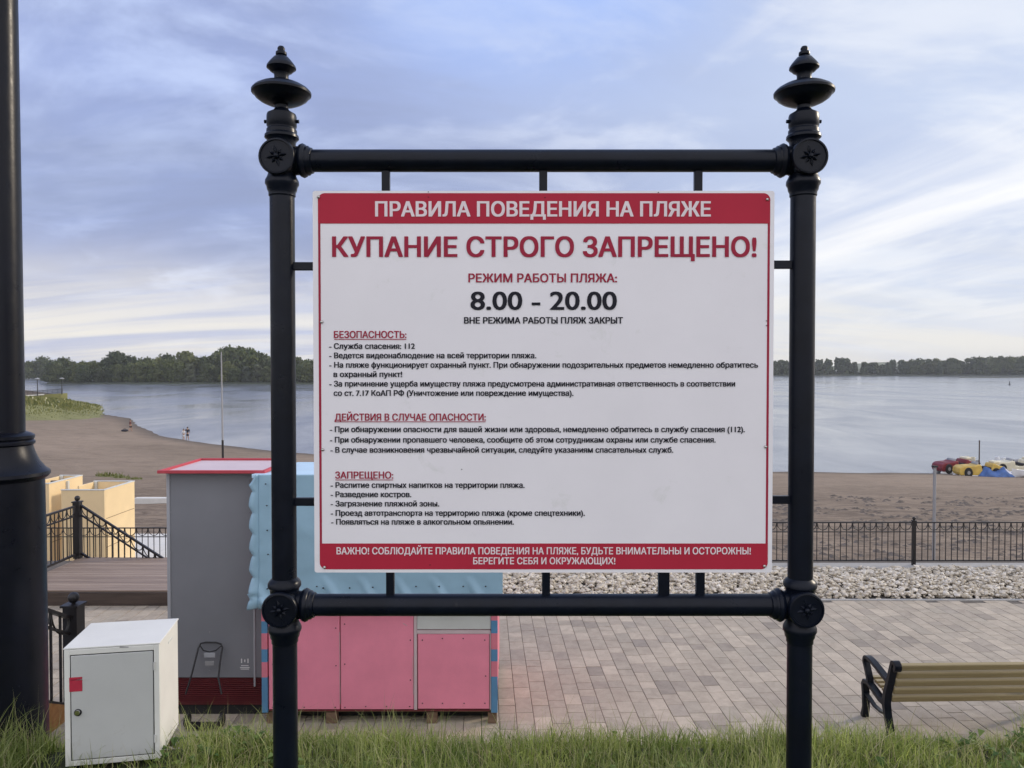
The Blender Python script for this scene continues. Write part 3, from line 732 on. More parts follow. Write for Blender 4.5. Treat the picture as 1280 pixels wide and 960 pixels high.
def tarp():
    nx, nz = 180, 110
    V = []
    xa, xb = xk(326.5), xk(628.5); za, zb2 = kz1 - .004, zk(757)
    for j in range(nz + 1):
        v = j / nz
        for i in range(nx + 1):
            u = i / nx
            x = xa + (xb - xa) * u; z = za + (zb2 - za) * v
            y = KD - .055
            y += -.012 * mnoise.noise(Vector((x * 2.2, z * 2.2, 1))) - .006 * mnoise.noise(Vector((x * 6, z * 6, 4)))
            low = max(0, (v - .76) / .24)
            fold = math.sin((x * 1.0 + (z - zb2) * .55) * 2 * math.pi / .40)
            y -= low * .060 * (max(0, fold) ** 3) + .03 * low ** 2
            if v > .915:                                  # curled hem
                k = (v - .915) / .085; y -= .030 * math.sin(k * math.pi); 
            if v > .97: z -= .018 * abs(math.sin(x * math.pi / .21)) * (v - .97) / .03
            if u < .02: x -= 0
            V.append((x, y, z))
    Q = [(j * (nx + 1) + i, j * (nx + 1) + i + 1, (j + 1) * (nx + 1) + i + 1, (j + 1) * (nx + 1) + i) for j in range(nz) for i in range(nx)]
    # flared left border with scallops
    m = 14; o = len(V)
    for j in range(nz + 1):
        v = j / nz; z = za + (zb2 - za) * v
        sc = abs(math.sin(v * math.pi * 6.2 + .5)) ** .6
        wd = (.060 + .042 * sc) * (1 if v < .90 else 1.25) * min(1, .35 + v * 9)
        base = V[j * (nx + 1)]
        for i in range(m + 1):
            t = i / m; V.append((base[0] - wd * t, base[1] - .045 * math.sin(t * 2.4) * (.6 + .4 * sc) + .02 * t, z - .02 * t * math.sin(v * 39)))
    Q += [(o + j * (m + 1) + i + 1, o + j * (m + 1) + i, o + (j + 1) * (m + 1) + i, o + (j + 1) * (m + 1) + i + 1) for j in range(nz) for i in range(m)]
    V = np.array(V) - np.array(KO)
    ob = big_mesh('vinyl_cover', V, np.array(Q), M['tarp'], kio)
    sol = ob.modifiers.new('thickness', 'SOLIDIFY'); sol.thickness = .003
    return ob
tarp_o = tarp()
for x, y in ((332, 605), (333.5, 632), (334, 663), (335, 693), (334, 736), (396, 733), (404, 735), (437, 735), (466, 734), (520, 733), (549, 733), (579, 733), (607, 733), (404, 604), (470, 604), (530, 604), (590, 604)):
    p = P(x, y, KD - .085); kb(MB().ball(p, .010, 8, .8), 'eyelet', M['wire'], tarp_o)
for x, y in ((341, 884), (380, 884), (419, 884), (341, 780), (420, 785), (341, 830), (420, 832), (431, 884), (457, 883), (483, 883), (512, 883), (431, 780), (431, 830), (513, 800), (513, 850), (528, 879), (553, 879), (580, 879), (606, 879), (528, 800), (553, 798), (579, 798), (606, 800), (607, 845)):
    kb(MB().ball(Vector((xk(x), KD - .004, zk(y))), .0075, 8, .8), 'screw', M['wire'])
for (x0_, y0_, x1_, y1_) in ((504, 779, 509, 782), (516, 820, 516.6, 868), (424.8, 790, 425, 880)):
    kb(MB().bar((xk(x0_), KD - .003, zk(y0_)), (xk(x1_), KD - .003, zk(y1_)), .008, .004), 'scratch', M['roof_pale'])
kb(MB().box(((kx0 + kx1) / 2, KD + .22, PZ + (kz0 - PZ) / 2), (kx1 - kx0 - .12, .05, kz0 - PZ - .01)), 'shade_board', M['gap'])  # added dark board standing in for the shade under the kiosk
pal = empty('wooden_pallet', ((kx0 + kx1) / 2, KD, PZ), 0, 'low wooden pallet carrying the pink kiosk', 'pallet')
pw = kx1 - kx0
pm = MB()
for k in range(8): pm.box((0, .08 + k * .22, kz0 - PZ - .014), (pw - .02, .12, .022))
pm.build('top_boards', M['pallet'], pal)
for x in (-pw / 2 + .1, -.55, .58, pw / 2 - .06):
    for y in (.06, .95, 1.62): MB().box((x, y, (kz0 - PZ - .026) / 2 + .0), (.12 if x < 1 else .10, .10, kz0 - PZ - .028)).build('pallet_block', M['pallet'], pal)

# ------------------------------------------------------------------ grey kiosk with red roof frame
GD = 8.75
gx0, gx1 = P(209.5, 700, GD).x, P(331, 700, GD).x
gz1 = P(0, 590, GD).z
gk = empty('vending_kiosk', ((gx0 + gx1) / 2, GD, PZ), 0, 'tall grey panelled kiosk with a red framed roof', 'kiosk')
GO = Vector(gk.location); GDEP = .98
def gb(mb, name, mat, parent=gk, **k): return mb.build(name, mat, parent, rel=GO, **k)
gzb = P(0, 847, GD).z
gb(MB().box(((gx0 + gx1) / 2, GD + GDEP / 2, (gz1 + gzb) / 2), (gx1 - gx0, GDEP, gz1 - gzb)), 'side_panel', M['grey_panel'], bevel=.004)
gb(MB().box((gx0 + .016, GD - .004, (gz1 + gzb) / 2), (.036, .012, gz1 - gzb)), 'corner_edge', M['grey_edge'], bevel=.002)
gb(MB().box((P(317.5, 700, GD).x, GD - .004, (gz1 + P(0, 858, GD).z) / 2), (.022, .012, gz1 - P(0, 858, GD).z)), 'corner_edge', M['grey_edge'], bevel=.002)
gr = MB(); zz = PZ + .16
gr.box(((gx0 + gx1) / 2 + .06, GD + GDEP / 2 + .012, (gzb + PZ + .12) / 2 - .002), (gx1 - gx0 + .08, GDEP - .03, gzb - PZ - .124))
while zz < gzb - .02:
    gr.box(((gx0 + gx1) / 2 + .06, GD + .020, zz), (gx1 - gx0 + .07, .022, .010)); zz += .024
gb(gr, 'louvred_base', M['wine'])
gb(MB().box(((gx0 + gx1) / 2, GD + GDEP / 2, PZ + .06), (gx1 - gx0 - .1, GDEP - .1, .12)), 'plinth', M['gap'])
ra, rb = P(197, 588, GD - .12), P(332, 588, GD - .12)
r0x, r1x = ra.x, gx1 + .05; zr = gz1
y0r, y1r = GD - .12, GD + GDEP + .06
gb(MB().box(((r0x + r1x) / 2, (y0r + y1r) / 2, zr + .002), (r1x - r0x - .06, y1r - y0r - .06, .016)), 'roof_sheet', M['roof_pale'])
ft = MB()
for (a, b) in (((r0x, y0r), (r1x, y0r)), ((r0x, y1r), (r1x, y1r)), ((r0x + .02, y0r + .022), (r0x + .02, y1r - .022)), ((r1x - .02, y0r + .022), (r1x - .02, y1r - .022))):
    ft.bar((*a, zr + .018), (*b, zr + .018), .034, .036)
gb(ft, 'roof_frame', M['roof_red'], bevel=.004)
for yk in (600, 640, 690, 740, 790, 838):
    for xk_ in (214, 262, 312): gb(MB().ball(Vector((P(xk_, yk, GD).x, GD - .001 if xk_ == 262 else GD - .011, P(0, yk, GD).z)), .007, 8, .7), 'rivet', M['galv'])
sm = MB()
for k, (w, z) in enumerate(((.085, 0), (.11, -.022), (.095, -.04))): sm.box((P(306, 833, GD).x, GD - .0008, P(0, 832, GD).z + z), (w, .0016, .008))
for k in range(3): sm.box((P(302 + 4 * k, 825, GD).x, GD - .0008, P(0, 826, GD).z), (.012, .0016, .05 if k != 1 else .03))
gb(sm, 'sticker', M['cloth_white'], gk)

# folding hand trolley leaning on the grey kiosk
tb = P(262, 860, GD - .20)
trl = empty('hand_trolley', (tb.x, tb.y, PZ), 0, 'black folded hand trolley leaning against the grey kiosk', 'trolley')
TO = Vector(trl.location)
def tp(x, y, d): return P(x, y, d) - TO
fm = MB()
fm.tube([tp(232, 868, GD - .26), tp(240, 842, GD - .2), tp(248, 810, GD - .07), tp(251, 804.5, GD - .05), tp(257, 803, GD - .05), tp(270, 803.2, GD - .05), tp(276, 805, GD - .05), tp(278, 809, GD - .06), tp(275, 828, GD - .12), tp(273, 848, GD - .2), tp(277, 868, GD - .26)], .010, 8)
fm.build('frame', M['wire'], trl)
hb_ = MB().tube([tp(250, 807, GD - .06), tp(254, 813, GD - .07), tp(262, 815, GD - .07), tp(270, 813, GD - .07), tp(277, 807, GD - .06)], .007, 8); hb_.build('crossbar', M['wire'], trl)
MB().box(tp(262, 819, GD - .10), (.125, .006, .055)).build('label_plate', M['grey_edge'], trl, bevel=.004)
MB().box(tp(262, 829, GD - .11), (.10, .006, .05)).build('tread_plate', M['galv'], trl)
for x in (234, 277):
    p = tp(x, 872, GD - .26); MB().cyl(p + Vector((-.018, 0, 0)), p + Vector((.018, 0, 0)), .07, n=20).build('wheel', M['rubber'], trl, loc=(0, 0, -p.z + .07))
ld = MB(); ld.box(tp(255, 872, GD - .30), (.36, .16, .012)); ld.build('toe_plate', M['wire'], trl, loc=(0, 0, .03 - tp(255, 872, GD - .3).z))

# ------------------------------------------------------------------ iron railings
def rail_panel(L, H, drop, gap=.125, rail=.03, bar=.008):
    """one railing section from (0,0,0) along +x, falling by drop; bars, two rails and hanging half rings"""
    m = MB(); f = lambda s, z: (s, 0, z - drop * s / L)
    for z, w in ((H, rail), (H - .19, rail * .55), (.09, rail * .8)): m.bar(f(0, z), f(L, z), w, w if z != H else w * .7)
    n = max(2, round(L / gap / 2) * 2); g = L / n
    for k in range(1, n): m.bar(f(k * g, .09), f(k * g, H), bar * 1.6, bar * 1.6)
    for k in range(0, n, 2):
        c = (k + 1) * g; r = g * .94
        m.tube([f(c + r * math.cos(a), H - .015 - r * 1.25 * math.sin(a)) for a in [math.pi * i / 10 for i in range(11)]], bar, 4)
    return m
def rail_post(h, w=.085, ball=.05):
    m = MB(); m.box((0, 0, h / 2), (w, w, h)); m.box((0, 0, h + .012), (w * 1.25, w * 1.25, .024))
    m.lathe([(.022, 0), (.022, .03), (.001, .03)], Matrix.Translation((0, 0, h + .02)), 10, cap=False); m.ball((0, 0, h + .03 + ball), ball, 16)
    return m
FD = 15.36; fz = PZ + .04; SP = 2.47; x0f = P(1142, 700, FD).x
fence = empty('iron_fence', (x0f - 3 * SP, FD, fz), 0, 'long black iron fence with hanging half rings beside the stone bed', 'fence')
pp = rail_panel(SP - .09, .86, 0).build('fence_section', M['iron_far'], fence); pp.location = (.045, 0, 0)
po = rail_post(.88, .062, .034).build('fence_post', M['iron_far'], fence)
for k in range(1, 6):
    if k < 5:
        c = pp.copy(); COL.objects.link(c); c.parent = fence; c.location = (k * SP + .045, 0, 0)
    c = po.copy(); COL.objects.link(c); c.parent = fence; c.location = (k * SP, 0, 0)

# wooden landing by the fence and its railings
DZ = EYE - 3.75
deck = empty('wooden_deck', (-6.6, 14, PZ), 0, 'weathered wooden landing of grey boards at the head of the beach stairs', 'deck')
dm = MB(); yy = 12.88
while yy < 15.15:
    dm.box((0, yy + .07 - 14, DZ - PZ - .014), (3.9, .134, .028)); yy += .142
dm.build('deck_boards', M['deck'], deck, bevel=.004)
MB().box((0, 12.86 - 14 - .006, (DZ - PZ) / 2 - .012), (3.9, .03, DZ - PZ - .026)).build('deck_skirt', M['deck_edge'], deck, bevel=.004)
js = MB()
for x in (-1.8, -.9, 0, .9, 1.8): js.box((x, .02, (DZ - PZ) / 2 - .016), (.08, 2.2, DZ - PZ - .034))
js.build('joist', M['deck_edge'], deck)

pA = P(97.5, 699, 15.08); hA = P(0, 628, 15.08).z - DZ
sr = empty('beach_stair_railing', (pA.x, 15.08, DZ), 0, 'black iron railing running down the beach stairs past the deck post', 'railing')
rail_post(hA, .125, .052).build('railing_post', M['iron_far'], sr)
Lr = P(195, 697, 15.1).x - pA.x
dr = P(0, 634, 15.1).z - P(0, 697, 15.1).z
q = rail_panel(Lr * 1.9, P(0, 632, 15.08).z - DZ, dr * 1.9, .125, .05, .010).build('railing_section', M['iron_far'], sr, loc=(.06, .02, 0))
p2 = rail_post(hA, .085, .04).build('railing_post', M['iron_far'], sr, loc=(Lr * 1.9 + .1, .02, -dr * 1.9))
lf = empty('deck_side_railing', (pA.x, 14.98, DZ), -math.pi / 2, 'black iron railing along the left side of the wooden deck', 'railing')
rail_panel(2.1, P(0, 632, 15.08).z - DZ, 0, .125, .05, .010).build('railing_section', M['iron_far'], lf)
rail_post(hA, .125, .052).build('railing_post', M['iron_far'], lf, loc=(2.17, 0, 0))
# lower fence past the stairs
lfz = P(0, 660, 16.45).z - .9
lw2 = empty('lower_fence', (-12.2, 16.45, lfz), 0, 'black iron fence behind the deck, low beside the beige cabins', 'fence')
LS = 2.83
l1 = rail_panel(LS - .07, .90, 0, .128).build('fence_section', M['iron_far'], lw2, loc=(.035, 0, 0))
l2 = rail_post(.92, .062, .034).build('fence_post', M['iron_far'], lw2)
for k in range(1, 4):
    c = l2.copy(); COL.objects.link(c); c.parent = lw2; c.location = (k * LS, 0, 0)
    if k < 3: c = l1.copy(); COL.objects.link(c); c.parent = lw2; c.location = (k * LS + .035, 0, 0)
ld_ = MB().box((-9.6, 16.2, (lfz - 5) / 2), (9.3, 1.4, lfz + 5)); tag(ld_.build('lower_landing', M['concrete']), kind='structure')
bs = MB()
for k in range(6): bs.box((pA.x + .5 + k * .30, 15.62 - .30, DZ - .17 * (k + 1) - .02), (.31, .32, .04))
tag(bs.build('beach_stairs', M['deck']), 'wooden steps going down behind the deck', 'stairs')

# stairs from the lawn to the promenade on the left, with railing
st = empty('bank_stairs', ((STX0 + STX1) / 2, 8.8, PZ), 0, 'stairs cut into the bank behind the lamp column', 'stairs')
sm = MB(); NS = 14
for k in range(NS):
    z1 = (k + 1) * 2.3 / NS; y = 8.75 - (k + .5) * (8.75 - 4.3) / NS
    sm.box((0, y - 8.8, z1 / 2 - .15), (STX1 - STX0 - .16, (8.75 - 4.3) / NS, z1 + .3 - .01))
sm.build('steps', M['concrete'], st, bevel=.01)
for s_ in (-1, 1):
    e = MB(); xx = s_ * ((STX1 - STX0) / 2 - .035)
    e.prism([(-.05, -.02), (-.05, .12), (-4.55, 2.38), (-4.55, 1.9), (-.9, -.02)], .06, Matrix.Translation((xx + .03, 0, 0)) @ Matrix.Rotation(math.pi / 2, 4, 'Z'))
    e.build('stringer', M['orange_wood'], st)
b0 = P(93.5, 880, 8.9)
br = empty('bank_stair_railing', (b0.x, 8.9, PZ), -math.pi / 2 - R(1.0), 'black iron stair railing with a ball topped post behind the white cabinet', 'railing')
hB = P(0, 757, 8.9).z - PZ
rail_post(hB, .165, .064).build('railing_post', M['iron_far'], br)
Lb = 4.5
zt0 = P(0, 769, 8.9).z - PZ
rail_panel(Lb, zt0, -Lb * .53, .17, .055, .014).build('railing_section', M['iron_far'], br, loc=(.09, 0, 0))
rail_post(hB, .165, .064).build('railing_post', M['iron_far'], br, loc=(Lb + .18, 0, Lb * .53))
# white board seen through the railing
wb = P(50, 815, 9.9)
wbo = empty('white_notice_stand', (wb.x - .35, 9.9, PZ), 0, 'plain white board standing beyond the stair railing', 'board')
MB().box((0, 0, wb.z - PZ), (.86, .03, .56)).build('board_face', M['white_board'], wbo, bevel=.004)
for s_ in (-1, 1): MB().box((s_ * .36, .03, (wb.z - PZ) / 2), (.03, .028, wb.z - PZ)).build('leg', M['galv'], wbo)

# ------------------------------------------------------------------ park bench
BD = 8.22
bn0 = P(1122, 930, BD)
bench = empty('park_bench', (bn0.x - .10, BD, PZ), R(1.6), 'park bench with black iron ends and olive slats, seen from behind', 'bench')
BL = 1.95
def arc(c, r, a0, a1, n=8): return [(c[0] + r * math.cos(R(a0 + (a1 - a0) * k / n)), c[1] + r * math.sin(R(a0 + (a1 - a0) * k / n))) for k in range(n + 1)]
def iron_end(x):
    """cast end frame: y grows to the front of the bench (away from the camera)"""
    m = MB()
    def strip(pts, w, t):
        # a flat cast strip t wide in x following pts (y,z), w thick
        P3 = [Vector((0, a, b)) for a, b in pts]; vs = []; fs = []
        for i, p in enumerate(P3):
            d = (P3[min(i + 1, len(P3) - 1)] - P3[max(i - 1, 0)]).normalized(); nrm = Vector((0, -d.z, d.y))
            ww = w[i] if isinstance(w, (list, tuple)) else w
            for sx_, sn in ((-1, -1), (1, -1), (1, 1), (-1, 1)): vs.append(p + Vector((sx_ * t / 2, 0, 0)) + nrm * sn * ww / 2)
        n = len(P3)
        for i in range(n - 1):
            for k in range(4):
                j = (k + 1) % 4; fs.append((i * 4 + k, i * 4 + j, i * 4 + 4 + j, i * 4 + 4 + k))
        fs += [(3, 2, 1, 0), tuple((n - 1) * 4 + k for k in range(4))]
        m.add(vs, fs, Matrix.Translation((x, 0, 0)))
    T = .075
    # back leg and back upright with a rolled top
    strip([(-.06, 0), (-.04, .10), (.02, .25), (.055, .36), (.03, .48), (-.03, .64), (-.085, .80), (-.10, .845)] + arc((-.135, .835), .04, 0, 250, 9), [.05, .045, .05, .07, .055, .05, .045, .042] + [.04] * 10, T)
    # seat rail, front leg
    strip([(.055, .36), (.16, .36), (.30, .40), (.42, .43), (.50, .42), (.525, .38), (.51, .28), (.50, .12), (.53, 0)], [.06, .05, .045, .045, .05, .05, .045, .04, .06], T)
    # arm rest: loops forward from the upright and down to the front
    strip([(-.02, .62), (.08, .64), (.22, .675), (.36, .705), (.44, .710)] + arc((.455, .655), .055, 100, -50, 7) + [(.45, .54), (.42, .48), (.40, .42)], .038, T * .95)
    # low stretcher scroll
    strip([(.02, .25), (.16, .22), (.30, .22), (.42, .26), (.505, .28)], .025, T * .6)
    return m
for x in (0, BL): iron_end(x).build('iron_end', M['iron_far'] if False else M['iron'], bench, bevel=.006, smooth=40)
for k in range(5):
    z = .425 + k * .098; y = .030 - (z - .48) * .34 - .012
    m = MB(); Mx = Matrix.Translation((BL / 2, y - .012, z)) @ Matrix.Rotation(R(20), 4, 'X')
    m.box((0, 0, 0), (BL - .08, .050, .072), M=Mx); m.build('back_slat', M['slat'], bench, bevel=.010, seg=2)
for k in range(5):
    y = .12 + k * .082; z = .405 + (y - .1) * .16 + .02
    MB().box((BL / 2, y, z), (BL - .08, .068, .034)).build('seat_slat', M['slat'], bench, bevel=.006)

# ------------------------------------------------------------------ beach: cabins, poles, beams
def cabin(name, x0, x1, y0, y1, ztop, zbot, label, wing):
    r = empty(name, ((x0 + x1) / 2, (y0 + y1) / 2, zbot), 0, label, 'changing cabin', 'beach changing cabins')
    o = Vector(r.location); t = .05; h = ztop - zbot; zc = h / 2
    cx = (x0 + x1) / 2 - o.x; w = x1 - x0; d = y1 - y0
    MB().box((0, -d / 2 + t / 2, zc), (w, t, h)).build('front_wall', M['beige'], r, bevel=.006)
    MB().box((w / 2 - t / 2, t / 2, zc), (t, d - t, h)).build('side_wall', M['beige'], r, bevel=.006)
    MB().box((-t / 2, d / 2 - t / 2 + 0, zc), (w - t, t, h)).build('back_wall', M['beige'], r, bevel=.006)
    MB().box((-w / 2 + t / 2, d * .22, zc), (t, d * .5, h)).build('side_wall', M['beige'], r, bevel=.006)
    if wing: MB().box((-w / 2 - wing / 2, -d / 2 + .55, zc), (wing, t, h)).build('screen_wall', M['beige'], r, bevel=.006)
    for (cx_, cy_, lx_, ly_) in ((0, -d / 2 + t / 2, w + .02, t + .02), (w / 2 - t / 2, t / 2 + .01, t + .02, d - t - .02), (-t / 2 - .01, d / 2 - t / 2, w - t - .02, t + .02)): MB().box((cx_, cy_, h + .012), (lx_, ly_, .022)).build('top_trim', M['white_board'], r)
    for zz_ in (h * .34, h * .67): MB().box((w / 2 + .002, t / 2, zz_), (.006, d - t - .06, .012)).build('panel_seam', M['pallet'], r)
    for sx_ in (-1, 1):
        for sy_ in (-1, 1): MB().box((sx_ * (w / 2 - .09), sy_ * (d / 2 - .09), zc), (.06, .06, h + .02)).build('corner_post', M['white_board'], r)
    return r
CZ = EYE - 5.48
cabin('changing_cabin', P(77, 660, 20).x, P(131, 660, 20).x, 20.0, 21.6, P(0, 613, 20).z, CZ, 'beige open topped changing cabin nearest the kiosks', 0)
cabin('changing_cabin', P(20, 660, 20).x, P(62, 660, 20.4).x, 20.4, 22.0, P(0, 606, 20.4).z + .02, CZ, 'beige changing cabin mostly behind the lamp column', 0)
sw = empty('screen_panel', (P(67, 660, 21).x, 21.2, CZ), 0, 'dark framed screen standing between the two beige cabins', 'screen')
MB().box((0, 0, 1.15), (.34, .05, 2.3)).build('screen_face', M['beige'], sw); MB().box((.20, 0, 1.16), (.07, .07, 2.34)).build('screen_post', M['deck_edge'], sw); MB().box((0, 0, 2.335), (.34, .07, .06)).build('top_rail', M['deck_edge'], sw)
MB().box((.275, .01, 1.17), (.075, .07, 2.36)).build('white_post', M['white_board'], sw)
pad = MB().box((-9.5, 21.4, CZ - .35), (9.0, 7.8, .70)).build('concrete_pad', M['white_conc'], bevel=.01); tag(pad, kind='structure')
p = P(171, 631, 37); zs = sand_z(-16, 37)
cb = MB().box((-14.6, 37, zs + .10), (7.2, .36, .34)).build('concrete_beam', M['white_conc'], bevel=.02)
tag(cb, 'long white concrete beam lying on the sand beyond the cabins', 'beam')
pt = P(276.6, 440, 24.5); pz = sand_z(pt.x, 24.5)
fl = empty('flag_pole', (pt.x, 24.5, pz), R(0), 'tall thin bare pole rising from the sand behind the grey kiosk', 'pole')
MB().cyl((.05, 0, -.3), (.02, 0, (pt.z - pz) * .55), .038, .034, 10).build('lower_tube', M['iron_far'], fl)
MB().cyl((.02, 0, (pt.z - pz) * .55), (0, 0, pt.z - pz), .028, .018, 10).build('upper_tube', M['galv'], fl)
gp = P(1168.5, 584, 21); gz_ = sand_z(gp.x, 21)
gpl = empty('shower_post', (gp.x, 21, gz_), 0, 'slim grey metal post on the sand right behind the fence', 'post')
MB().cyl((0, 0, -.2), (0, 0, gp.z - gz_), .042, .040, 12).build('tube', M['galv'], gpl)
MB().box((0, 0, gp.z - gz_ + .02), (.13, .13, .045)).build('cap', M['rubber'], gpl, bevel=.01)
sp_ = P(253, 577, 9.9)

def clods():
    rg = np.random.default_rng(31); V = []; T = []
    base = [(1, 0, 0), (.3, .9, 0), (-.8, .6, 0), (-.9, -.5, 0), (.2, -1, 0), (.1, 0, .55), (-.2, .1, .5)]
    fc = [(0, 1, 5), (1, 2, 6), (1, 6, 5), (2, 3, 6), (3, 4, 6), (4, 5, 6), (4, 0, 5)]
    for k in range(5200):
        x = rg.uniform(-3, 30); y = 17.6 + 26 * rg.random() ** 1.5
        if mnoise.noise(Vector((x * .5, y * .35, 2))) < -.08: continue
        sz = rg.uniform(.03, .13) * (1 + y * .01); a = rg.uniform(0, 6.28); b = len(V); z = sand_z(x, y) - .01
        for p in base:
            px_, py_ = p[0] * sz * 1.5, p[1] * sz; V.append((x + px_ * math.cos(a) - py_ * math.sin(a), y + px_ * math.sin(a) + py_ * math.cos(a), z + p[2] * sz))
        T += [(b + q[0], b + q[1], b + q[2]) for q in fc]
    return big_mesh('sand_clods', np.array(V), None, M['clod'], smooth=False, tris=np.array(T))
tag(clods(), 'dark clods of churned sand beyond the fence', 'sand', kind='stuff')
# weeds washed up on the sand
def tuft(name, px_, py_, D, s, label):
    x = P(px_, py_, D).x; m = MB(); m.lathe([(s * 1.3, -.03), (s * 1.1, .02), (.01, .04)], None, 14)
    for k in range(60):
        a = random.uniform(0, 6.28); l = s * random.uniform(.4, 1); rr = s * random.uniform(0, .9); c0 = Vector((rr * math.cos(a) * 1.5, rr * math.sin(a), 0))
        tpv = c0 + Vector((random.uniform(-.3, .3) * s, random.uniform(-.3, .3) * s, l * .5)); w = Vector((.05 * s, .03 * s, 0))
        m.add([c0 - w, c0 + w, tpv], [(0, 1, 2)])
    o = m.build(name, M['weed'], loc=(x, D, sand_z(x, D)), smooth=0); tag(o, label, 'weeds', 'weed tufts on the sand'); return o
tuft('weed_tuft', 135, 589, 52, .75, 'largest dark weed tuft on the sand above the cabins')
tuft('weed_tuft', 151, 592, 51, .45, 'small weed tuft on the sand right of the largest one')
tuft('weed_tuft', 168, 595, 50, .40, 'rightmost small weed tuft on the sand near the kiosk roof')
tuft('weed_tuft', 92, 596, 50, .40, 'small weed tuft on the sand near the lamp column')

# ------------------------------------------------------------------ people by the water
def person(loc, rz, label, pose, top, bottom, H):
    r = empty('person', loc, rz, label, 'person')
    k = H / 1.7
    J = {'pel': (0, 0, .92), 'che': (0, 0, 1.32), 'nec': (0, 0, 1.46), 'hd': (0, -.01, 1.56), 'hd2': (0, -.01, 1.66),
         'lk': (.10, .02, .50), 'la': (.12, 0, .07), 'lt': (.12, -.14, .03), 'rk': (-.10, .02, .50), 'ra': (-.12, 0, .07), 'rt': (-.12, -.14, .03),
         'ls': (.19, 0, 1.38), 'le': (.25, .02, 1.10), 'lh': (.24, -.10, .88), 'rs': (-.19, 0, 1.38), 're': (-.25, .02, 1.10), 'rh': (-.24, -.10, .88)}
    J.update(pose)
    E = [('pel', 'che'), ('che', 'nec'), ('nec', 'hd'), ('hd', 'hd2'), ('pel', 'lk'), ('lk', 'la'), ('la', 'lt'), ('pel', 'rk'), ('rk', 'ra'), ('ra', 'rt'), ('che', 'ls'), ('ls', 'le'), ('le', 'lh'), ('che', 'rs'), ('rs', 're'), ('re', 'rh')]
    RA = dict(pel=.125, che=.13, nec=.055, hd=.09, hd2=.085, lk=.062, la=.04, lt=.03, rk=.062, ra=.04, rt=.03, ls=.06, le=.042, lh=.032, rs=.06, re=.042, rh=.032)
    def skin(name, keys, edges, mat, grow, sub=2):
        me = bpy.data.meshes.new(name); idx = {q: i for i, q in enumerate(keys)}
        me.from_pydata([tuple(c * k for c in J[q]) for q in keys], [(idx[a], idx[b]) for a, b in edges], [])
        me.materials.append(mat); o = bpy.data.objects.new(name, me); COL.objects.link(o); o.parent = r
        o.modifiers.new('skin', 'SKIN'); o.modifiers.new('smooth', 'SUBSURF').levels = sub; o.modifiers['smooth'].render_levels = sub
        if not me.skin_vertices: me.skin_vertices.new()
        for i, q in enumerate(keys): me.skin_vertices[0].data[i].radius = ((RA[q] + grow) * k,) * 2
        me.skin_vertices[0].data[0].use_root = True
        return o
    skin('body', list(J.keys()), E, M['skin'], 0)
    skin('shirt', ['che', 'pel', 'ls', 'le', 'rs', 're'], [('che', 'pel'), ('che', 'ls'), ('ls', 'le'), ('che', 'rs'), ('rs', 're')], top, .022)
    skin('shorts', ['pel', 'lk', 'rk'], [('pel', 'lk'), ('pel', 'rk')], bottom, .024)
    h = MB().ball(tuple(c * k for c in J['hd2']), .105 * k, 12); h.build('hair', M['hair'], r)
    return r
def on_sand(px_, py_, D): x = P(px_, py_, D).x; return (x, D, max(sand_z(x, D), WZ - .05))
person(on_sand(163, 537, 112), R(120), 'lone person in dark clothes walking on the sand', {'lk': (.10, -.15, .52), 'la': (.12, -.16, .08), 'rk': (-.10, .06, .50), 'ra': (-.12, .22, .10), 'lt': (.12, -.30, .05), 'rt': (-.12, .10, .03), 'le': (.36, .10, 1.14), 'lh': (.55, .05, 1.2)}, M['cloth_red'], M['cloth_dark'], 1.72)
person(on_sand(229.5, 549, 101), R(160), 'person in a white top standing at the water edge', {}, M['cloth_white'], M['cloth_white'], 1.45)
person(on_sand(234.5, 549, 101.5), R(200), 'person in dark clothes standing at the water edge', {'le': (.30, .02, 1.2), 'lh': (.42, -.10, 1.38)}, M['cloth_dark'], M['cloth_dark'], 1.70)
bx = on_sand(156, 537.5, 111)
bg_ = MB(); bg_.ball((0, 0, .16), .5, 12, .35); bg_.tube([(-.2, 0, .3), (-.1, 0, .45), (.1, 0, .45), (.2, 0, .3)], .025, 6)
tag(bg_.build('beach_bag', M['cloth_dark'], loc=bx), 'dark bag dropped on the sand by the lone person', 'bag')

